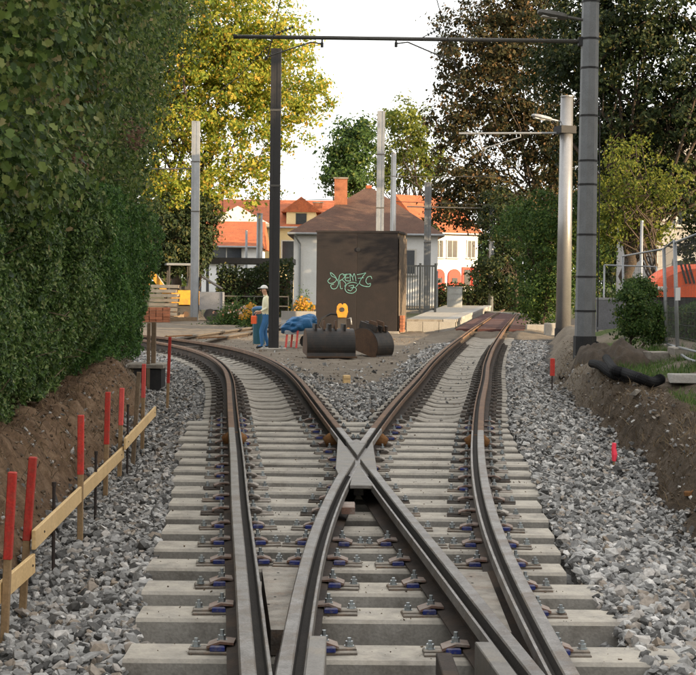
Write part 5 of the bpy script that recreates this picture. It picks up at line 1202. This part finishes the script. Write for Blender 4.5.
bxx, _ = at(157, 300, 60); t = thing('brick_stack', 'low stack of brown bricks in front of the pallets', 'bricks', (bxx, 60, g(bxx, 60)))
for r_ in range(5):
    for c_ in range(4): part('brick', MB().cbox((-.42+.27*c_+random.uniform(-.01, .01), random.uniform(-.02, .02), .06+.125*r_), (.25, .4, .115), .01), 'brick', t)
part('pallet_base', MB().box((0, 0, .0), (1.15, .5, .06)), 'wood_old', t)
tb = PZ(168, 322, 0)
for (a, b_, lb) in (((150, 321), (196, 320.5), 'long rusty timber lying in front of the grey beam mast'), ((172, 318), (190, 317), 'short light timber lying behind the long rusty one')):
    p0, p1 = PZ(*a, 0), PZ(*b_, 0); t = thing('timber', lb, 'timber', (p0[0], p0[1], -.02)); part('beam', MB().bar((0, 0, .08), (p1[0]-p0[0], p1[1]-p0[1], .08), .18, .16), 'wood_old' if 'rusty' in lb else 'wood_pallet', t)
    part('end_plate', MB().box((0, -.0, .08), (.03, .2, .17)), 'bucket_rust', t)
# mini digger
ex, _ = at(179, 300, 68); t = thing('mini_digger', 'yellow mini digger parked behind the grey beam mast', 'digger', (ex, 68, g(ex, 68)), rad(12))
for s in (-1, 1):
    pr = [(-.95, .12), (-.8, 0), (.8, 0), (.95, .12), (.95, .3), (.8, .42), (-.8, .42), (-.95, .3)]
    tr = part('track', MB().extr([(u, z) for u, z in pr], 'y', s*.55-.16, s*.55+.16), 'machine_dark', t)
    for u in (-.7, -.25, .25, .7): part('roller', MB().tube([(u, s*.55-.18, .2), (u, s*.55+.18, .2)], .13, 10), 'bucket_rust', tr)
part('chassis', MB().cbox((0, 0, .5), (.9, .8, .25), .04), 'machine_dark', t)
part('house_body', MB().cbox((.25, 0, .95), (1.3, 1.25, .65), .08), 'yellow_paint', t); part('counterweight', MB().cbox((.95, 0, .9), (.25, 1.2, .6), .06), 'machine_dark', t)
for (dx, dy) in ((-.5, -.5), (-.5, .5), (.45, -.5), (.45, .5)): part('cab_post', MB().bar((dx, dy, 1.25), (dx*.95, dy*.95, 2.4), .07, .07), 'machine_dark', t)
part('cab_roof', MB().cbox((-.02, 0, 2.44), (1.2, 1.2, .1), .03), 'pole_grey', t); part('seat', MB().extr([(0, 1.3), (.45, 1.3), (.55, 1.9), (.42, 1.9), (.35, 1.45), (0, 1.45)], 'y', -.25, .25), 'machine_dark', t)
part('boom', MB().bar((-.5, 0, 1.0), (-1.25, 0, 2.05), .2, .26), 'yellow_paint', t); part('stick', MB().bar((-1.2, 0, 2.1), (-1.75, 0, .8), .16, .2), 'yellow_paint', t); part('ram', MB().tube([(-.6, 0, 1.35), (-1.05, 0, 2.0)], .05, 8), 'galv', t)
part('dipper_bucket', MB().extr([(-1.9, .7), (-1.55, .75), (-1.5, .4), (-1.75, .2), (-2.0, .35)], 'y', -.25, .25), 'bucket_steel', t); part('blade', MB().box((-1.15, 0, .28), (.08, 1.4, .36)), 'yellow_paint', t)
# parked trailer with tilted dark lid right of the mast
tx, _ = at(212, 300, 64); t = thing('site_trailer', 'grey box trailer with tilted dark lid right of the beam mast', 'trailer', (tx, 64, g(tx, 64)))
part('box', MB().cbox((0, 0, .85), (.95, 1.4, .75), .02), 'panel_grey', t); part('lid', MB().box((0.0, 0, 1.62), (.95, 1.2, .05), 0, 0, .55), 'machine_dark', t)
for s in (-1, 1): part('wheel', MB().tube([(.0, s*.72-.08, .26), (.0, s*.72+.08, .26)], .26, 14), 'black', t)
part('drawbar', MB().bar((.4, 0, .45), (1.3, 0, .42), .08, .08), 'bucket_rust', t)
# cable drum and black shaft box at the end of the hedge
q = PZ(150, 386, -.1); t = thing('drain_shaft', 'black drain box behind the two brown posts', 'drain', (q[0]-.12, q[1]+.5, g(float(q[0])-.1, float(q[1])+.5)))
part('body', MB().cbox((0, 0, .2), (.55, .55, .42), .03), 'black', t); part('lid', MB().cbox((0, 0, .44), (.62, .62, .07), .015), 'concrete_old', t)

# ================================================================== STOP PLATFORM, GATE, CABINETS
pz = .42; A = PZ(407, 334, -.08); Bc = PZ(455, 333, -.08); fy = float(Bc[1])
pxl, pxr = float(PY(406, 333, fy)[0]), float(PY(455, 333, fy)[0])
t = thing('tram_platform', 'low concrete tram stop platform right of the cabin', 'platform', (pxr, fy, -.08))
L_ = 36; sl2 = slope(CRt, 60)
def edge_x(d): return float(CRt(fy+d))-1.32-pxr
e0 = edge_x(0)
ds = np.linspace(0, L_, 7); polyr = [(edge_x(d)-e0, d) for d in ds]; polyl = [(pxl-pxr+d*sl2*.8, d) for d in ds]
part('deck', MB().prism([p for p in polyr]+[p for p in polyl[::-1]], 0, pz-.05), 'concrete_pale', t)
for k in range(len(ds)-1):
    a, b_ = polyr[k], polyr[k+1]
    bevel(part('edge_slab', MB().prism([(a[0]-.42, a[1]+.02), (a[0]+.03, a[1]+.02-.04*(k == 0)), (b_[0]+.03, b_[1]-.01), (b_[0]-.42, b_[1]-.01)], pz-.046, pz+.06), 'concrete_pale', t), .008)
for k in range(3):
    xa = pxl-pxr+(-(pxl-pxr))*k/3; bevel(part('front_panel', MB().box((xa+(pxr-pxl)/6, -.05, (pz-.03)/2), ((pxr-pxl)/3-.015, .09, pz-.03)), 'concrete_pale', t), .006)
part('paving', MB().prism([(p[0]-.44, p[1]+.03) for p in polyr]+[(p[0]+.02, p[1]+.03) for p in polyl[::-1]], pz-.046, pz+.045), 'concrete_old', t)
def cabinet(label, px, py_base, y, w, h, m_='cabinet_grey', rz=0, z=None):
    x, zz = at(px, py_base, y); t = thing('switch_cabinet', label, 'cabinet', (x, y, zz if z is None else z), rz)
    bevel(part('body', MB().box((0, 0, h/2), (w, .4, h)), m_, t), .01)
    for k in range(3): part('panel', MB().box((0, -.208, h*(.2+.3*k)), (w-.08, .02, h*.27)), m_, t)
    part('lid', MB().box((0, 0, h+.02), (w+.05, .46, .05)), m_, t); part('plinth', MB().box((0, 0, -.05), (w-.04, .36, .12)), 'concrete_old', t)
cabinet('pale grey switch cabinet on the platform', 454.5, 308, 82, .80, 1.08, z=pz-.04)
t = thing('steel_gate', 'dark blue grey barred steel gate at the platform end', 'gate', (float(PY(403, 313, 66)[0]), 66, pz-.06), rad(0)); gw = 32*66/F; gh = float(PY(403, 263, 66)[2])-pz+.06
for s in (0, gw*.52, gw): part('post', MB().box((s, 0, gh/2), (.10, .10, gh)), 'gate', t)
for z in (.15, gh-.12): part('rail', MB().box((gw/2, 0, z), (gw, .05, .07)), 'gate', t)
for k in range(13): part('bar', MB().box((.07+k*(gw-.1)/12, .0, gh/2), (.045, .035, gh-.3)), 'gate', t)
t = thing('sign_post', 'thin post standing on the platform before the red door', 'post', (float(PY(437, 308, 78)[0]), 78, pz-.05)); part('shaft', MB().tube([(0, 0, 0), (0, 0, 1.9)], .045, 8), 'galv', t); part('top_cap', MB().tube([(0, 0, 1.9), (0, 0, 1.94)], .055, 8), 'galv', t)
# dark red pavers in the track beyond the sleepers
t = []
prs = []
for side in (0, 1):
    for y in np.arange(51.5, 80, 1.5):
        x = float(CRt(y)); prs.append((x, y))
for i, y in enumerate(np.arange(50.5, 78, 1.0)):
    x = float(CRt(y)); a = -math.atan(slope(CRt, y))
    if i == 0: root = struct(obj('track_paving', MB().box((x, y, .07), (.82, .97, .16), a).mesh('paving'), 'stone_red'))
    else: part('paving_slab', MB().box((x, y, .07+random.uniform(-.004, .004)), (.82, .97, .16), a), 'stone_red', root)
    for s in (-1, 1): part('paving_slab', MB().box((x+s*(.56+.33), y, .07+random.uniform(-.004, .004)), (.50, .97, .16), a), 'stone_red', root)
# kerb stones across the end of the ballast
for (px, py, w, h, lb) in ((537, 331.5, .75, .22, 'low concrete kerb stone across the ballast end'), (556, 334, .75, .42, 'square concrete block in front of the bright mast')):
    q = PZ(px, py+3, -.05); t = thing('kerb_stone', lb, 'kerb stone', (q[0], q[1], g(float(q[0]), float(q[1]))-.02)); bevel(part('body', MB().cbox((0, 0, h/2), (w, .35, h), .02), 'concrete_pale', t), .01)
    part('bedding', MB().box((0, 0, .01), (w+.12, .5, .05)), 'concrete_old', t)
p0, p1 = PZ(480, 314.5, 0), PZ(530, 318.5, 0); t = thing('kerb', 'long pale kerb crossing the track beyond the platform', 'kerb', (p0[0], p0[1], -.04))
for k in range(6):
    a, b_ = (p1-p0)*k/6, (p1-p0)*(k+.97)/6; part('kerb_piece', MB().bar((a[0], a[1], .12), (b_[0], b_[1], .12), .25, .26), 'concrete_pale', t)

# ================================================================== RIGHT BANK: fence, pipe, slabs, orange machine
def fence_panel(label, a, b_, za, zb, h=2.0, lean=0):
    a = np.array(a); b_ = np.array(b_); t = thing('fence_panel', label, 'fence', (a[0], a[1], za), 0, 'temporary mesh fence panels'); d = np.array([b_[0]-a[0], b_[1]-a[1], zb-za]); lx_, ly_ = lean
    def pt(s, z): return (d[0]*s+lx_*z, d[1]*s+ly_*z, d[2]*s+z)
    for s in (0, 1): part('post', MB().tube([pt(s, 0), pt(s, h)], .024, 8), 'galv', t, True)
    for z in (.12, h): part('rail', MB().tube([pt(0, z), pt(1, z)], .020, 8), 'galv', t, True)
    mb = MB(); L = np.linalg.norm(d[:2]); n = int(L/.12)
    for k in range(1, n): mb.bar(pt(k/n, .12), pt(k/n, h), .003, .003)
    for z in np.arange(.3, h, .22): mb.bar(pt(0, z), pt(1, z), .0035, .0035)
    o = part('wire_mesh', mb, 'wire_dark', t); o['kind'] = 'stuff'
    return t, pt
def fp(px, py, y): q = PY(px, py, y); return (float(q[0]), float(q[1])), float(q[2])
A1, z1 = fp(603, 345, 38.0); A2, z2 = fp(655, 349, 37.0)
fence_panel('far temporary fence panel beside the grey panel', A1, A2, z1, z2, float(PY(603, 265, 38)[2])-z1, (0, 0))
Pp = []
for (pb, bb, yy, tt) in ((624, 347, 32.5, 258), (666, 350, 29.2, 247), (677, 354, 26.3, 238), (706, 362, 22.6, 229)):
    q = PY(pb, bb, yy); Pp.append((q, PY(pb, tt, yy)[2]-q[2]))
lbl = ['leaning temporary fence panel behind the round shrub', 'short temporary fence panel with a white notice', 'nearest temporary fence panel at the right edge of the picture']
for k in range(3):
    a, b_ = Pp[k][0], Pp[k+1][0]; hh = (Pp[k][1]+Pp[k+1][1])/2
    tf, ptf = fence_panel(lbl[k], a[:2]+np.array([.02, 0]), b_[:2], float(a[2]), float(b_[2]), hh-.03*k, (-.04, .02))
    part('foot_block', MB().cbox((0, 0, .06), (.25, .62, .13), .02), 'concrete_old', tf)
    if k == 2: part('notice', MB().bar(np.array(ptf(.02, hh*.52))+np.array([-.03, -.03, 0]), np.array(ptf(.2, hh*.52))+np.array([-.03, -.03, 0]), .012, .22), 'white_paint', tf)
t = thing('site_hoarding', 'grey boarding panel behind the grey mast', 'panel', (float(PY(613, 331, 37)[0]), 37, g(6.5, 37)-.02)); part('board', MB().box((0, 0, .42), (.85, .05, .74)), 'panel_grey', t); part('top_rail', MB().box((0, 0, .82), (.9, .07, .05)), 'galv', t)
for s in (-.38, .38): part('post', MB().box((s, .05, .4), (.05, .05, .84)), 'galv', t)
# orange rounded machine hood
oy = 34.5; ox, oz = at(688, 300, oy); t = thing('orange_dumper', 'orange rounded machine hood with white lettering behind the fence', 'machine', (ox, oy, g(ox, oy)))
prof = []; xl_, _ = at(645, 285, oy); xr_, _ = at(760, 285, oy); zt_ = at(690, 264, oy)[1]-t.location.z; zb_ = at(690, 297, oy)[1]-t.location.z
W2 = (xr_-xl_); vs = []; fs = []; N = 16; ring = []
for i, (sy, sc2) in enumerate(((-.75, .86), (-.62, .96), (-.3, 1), (.3, 1), (.62, .96), (.75, .86))):
    for j in range(N+1):
        a = math.pi*j/N; ex_ = abs(math.cos(a))**.75*(1 if math.cos(a) > 0 else -1); vs.append((xl_-ox+W2/2-ex_*W2/2*sc2, sy, zb_+(zt_-zb_)*abs(math.sin(a))**.8*sc2))
for i in range(5):
    for j in range(N): fs.append((i*(N+1)+j, i*(N+1)+j+1, (i+1)*(N+1)+j+1, (i+1)*(N+1)+j))
fs += [tuple(range(N+1)), tuple(5*(N+1)+j for j in range(N, -1, -1))]; fs += [(i*(N+1), (i+1)*(N+1), (i+1)*(N+1)+N, i*(N+1)+N) for i in range(5)]
hd_ = part('hood', MB().add(vs, fs), 'orange_paint', t, False)
for (px, w_) in ((652.5, .085), (656, .05), (659, .06), (662.3, .06), (665.5, .07)):
    q = PY(px, 288+.3*(px-652)/10, oy-.8); part('lettering', MB().box((q[0]-ox, -.77, q[2]-t.location.z), (w_, .012, .085)), 'white_paint', hd_)
for k in range(3): q = PY(684+4*k, 274, oy-.8); part('vent_slot', MB().box((q[0]-ox, -.765, q[2]-t.location.z), (.045, .02, .45), 0, 0, -.3), 'machine_dark', hd_)
part('chassis', MB().cbox((xl_-ox+W2/2, 0, zb_-.12), (W2*.9, 1.3, .28), .04), 'machine_dark', t)
for dx in (.25, .75):
    for s in (-1, 1): part('wheel', MB().tube([(xl_-ox+W2*dx, s*.6-.12, .38), (xl_-ox+W2*dx, s*.6+.12, .38)], .38, 16), 'black', t)
q = PY(672, 285, 25.5)
# corrugated drain pipe
def ribbed(pts, r, name, label):
    p = smooth3(pts, 44); mb = MB(); rs = [r*(1.0 if k % 4 < 2 else .86) for k in range(len(p))]; mb.tube(p, rs, 12, caps=False)
    q0 = p[0]; t = thing(name, label, 'pipe', tuple(q0)); 
    mb.v = [tuple(np.array(v)-np.array(q0)) for v in mb.v]; part('pipe_wall', mb, 'black_pipe', t)
    p1 = p[-1]; d = (Vector(p[-1])-Vector(p[-3])).normalized(); c_ = Vector(p1)-Vector(q0)
    part('pipe_mouth', MB().tube([c_-d*.02, c_+d*.01], [r*1.08, r*1.08], 14, caps=False), 'black_pipe', t); part('pipe_inside', MB().tube([c_-d*.03, c_-d*.025], r*.85, 12), 'hole', t)
def smooth3(p, n):
    p = [Vector(tuple(map(float, a))) for a in p]; out = []
    for i in range(len(p)-1):
        a, b_, c_, d_ = p[max(i-1, 0)], p[i], p[i+1], p[min(i+2, len(p)-1)]
        for k in range(n):
            t = k/n; out.append(.5*((2*b_)+(c_-a)*t+(2*a-5*b_+4*c_-d_)*t*t+(3*b_-a-3*c_+d_)*t**3))
    return out+[p[-1]]
def onbank(px, py, lift=.07):
    """point where the pixel's ray meets the ground, lifted a little"""
    d = ray(px, py)
    for y in np.arange(8, 60, .05):
        p = np.array([0, 0, CAMZ])+d*(y/d[1])
        if p[2] < g(p[0], p[1]): return np.array([p[0], p[1], g(p[0], p[1])+lift])
    return PZ(px, py, 0)
ribbed([onbank(x, y_, l_) for x, y_, l_ in ((595, 358, .25), (604, 363, .14), (613, 376, .10), (624, 381, .09), (640, 386, .09), (652, 390, .09), (660, 388, .12))], .075, 'drain_pipe', 'black corrugated drain pipe with open end lying on the bank')
ribbed([onbank(x, y_, l_) for x, y_, l_ in ((592, 371, .12), (600, 376, .10), (612, 381, .09), (628, 384, .05))], .07, 'drain_pipe', 'shorter black corrugated pipe lying in front of the open-ended pipe')
# thin grey hose by the fence
p = [onbank(x, y_, .05) for x, y_ in ((668, 349), (678, 356), (690, 363), (712, 368))]; t = thing('hose', 'thin pale hose bending down from the fence', 'hose', tuple(p[0]))
part('tube', MB().tube([v-Vector(tuple(p[0])) for v in smooth3(p, 8)], .022, 7), 'galv', t, True)
def rubble(label, px, py, dims, rz, m_, seed):
    q = onbank(px, py, 0); t = thing('concrete_lump', label, 'rubble', tuple(q), rz); r = random.Random(seed); bm = bmesh.new()
    for _ in range(16): bm.verts.new([r.choice((-1, 1))*d/2*r.uniform(.7, 1) for d in dims])
    bmesh.ops.convex_hull(bm, input=bm.verts); bmesh.ops.delete(bm, geom=[v for v in bm.verts if not v.link_faces], context='VERTS')
    me = bpy.data.meshes.new('lump'); bm.to_mesh(me); bm.free(); o = obj('lump', me, m_, t, (0, 0, dims[2]*.4)); bevel(o, .015)
    part('chip', MB().cbox((dims[0]*.6, -dims[1]*.5, .03), (dims[0]*.2, dims[1]*.25, .06), .01, .5), m_, t)
rubble('lump of broken concrete in front of the fence foot', 655, 362, (.5, .35, .22), .3, 'concrete_old', 4)
rubble('pale concrete slab lying on the grass at the right edge', 688, 382, (.62, .4, .14), -.1, 'concrete_pale', 9)
rubble('small stone on top of the bank below the pipe', 636, 396, (.16, .12, .08), .7, 'concrete_old', 12)
# soil heap behind the pipe
q = onbank(625, 366, 0); t = thing('soil_heap', 'low dark heap of dug soil behind the black pipe', 'soil heap', tuple(q)); bm = bmesh.new(); bmesh.ops.create_grid(bm, x_segments=64, y_segments=64, size=1)
for v in bm.verts:
    r2 = math.hypot(v.co.x, v.co.y); v.co.z = max(0, 1-r2*r2)*.34*(.5+1.0*float(vnoise(v.co.x, v.co.y, 3, 3)))+.14*float(vnoise(v.co.x, v.co.y, 8, 4))+.06*float(vnoise(v.co.x, v.co.y, 17, 5))-.08; v.co.z -= .35*float(sstep(.72, 1.0, r2)); v.co.x *= .85; v.co.y *= 1.6
me = bpy.data.meshes.new('heap'); bm.to_mesh(me); bm.free(); me.polygons.foreach_set('use_smooth', [True]*len(me.polygons)); obj('heap', me, 'soil_clod', t, (0, .9, 0))
# orange roots or tape end at the right edge
q = onbank(690, 497, .02); t = thing('orange_strap', 'orange strap end sticking out of the bank at the right edge', 'strap', tuple(q))
part('band', MB().bar((0, 0, 0), (.16, .1, .10), .02, .012), 'weld', t); part('buckle', MB().cbox((-.02, 0, .0), (.06, .05, .04), .01), 'weld', t)

# ================================================================== BUILDINGS BEHIND THE CAMERA (they keep the low sun off the tracks)
cs, sn = math.cos(rad(SUN_AZ)), math.sin(rad(SUN_AZ))
def townhouse(label, c_, s_, w, d_, h, hr, m_):
    x = c_*cs+s_*sn; y = c_*sn-s_*cs
    t = thing('town_house', label, 'house', (x, y, -.05), -(math.pi/2-rad(90-SUN_AZ)) + math.pi/2 - rad(90))
    t.rotation_euler.z = rad(SUN_AZ)            # long side square to the light
    part('wall', MB().box((0, 0, h/2), (w, d_, h)), m_, t)
    rf = part('roof', gable_or_hip(MB(), -w/2, w/2, -d_/2, d_/2, h, hr, 3, 3), 'roof_brown', t); part('chimney', MB().box((w*.2, 0, hr), (.8, .8, 1.6)), 'brick', rf)
    for i in range(int(w/3)):
        for j in range(int(h/3)):
            for sd in (1,):
                f = part('window', MB().box((-w/2+1.6+3*i, d_/2+.02, 1.8+3*j), (1.2, .08, 1.5)), 'trim', t); part('pane', MB().box((-w/2+1.6+3*i, d_/2+.07, 1.8+3*j), (1.0, .03, 1.3)), 'glass', f)
townhouse('cream town house to the right behind the viewer', 20.5, 26, 33, 10, 10.2, 13.2, 'plaster_cream')
townhouse('white town house behind the viewer', -9, 28, 30, 10, 10.2, 13.2, 'plaster_white')
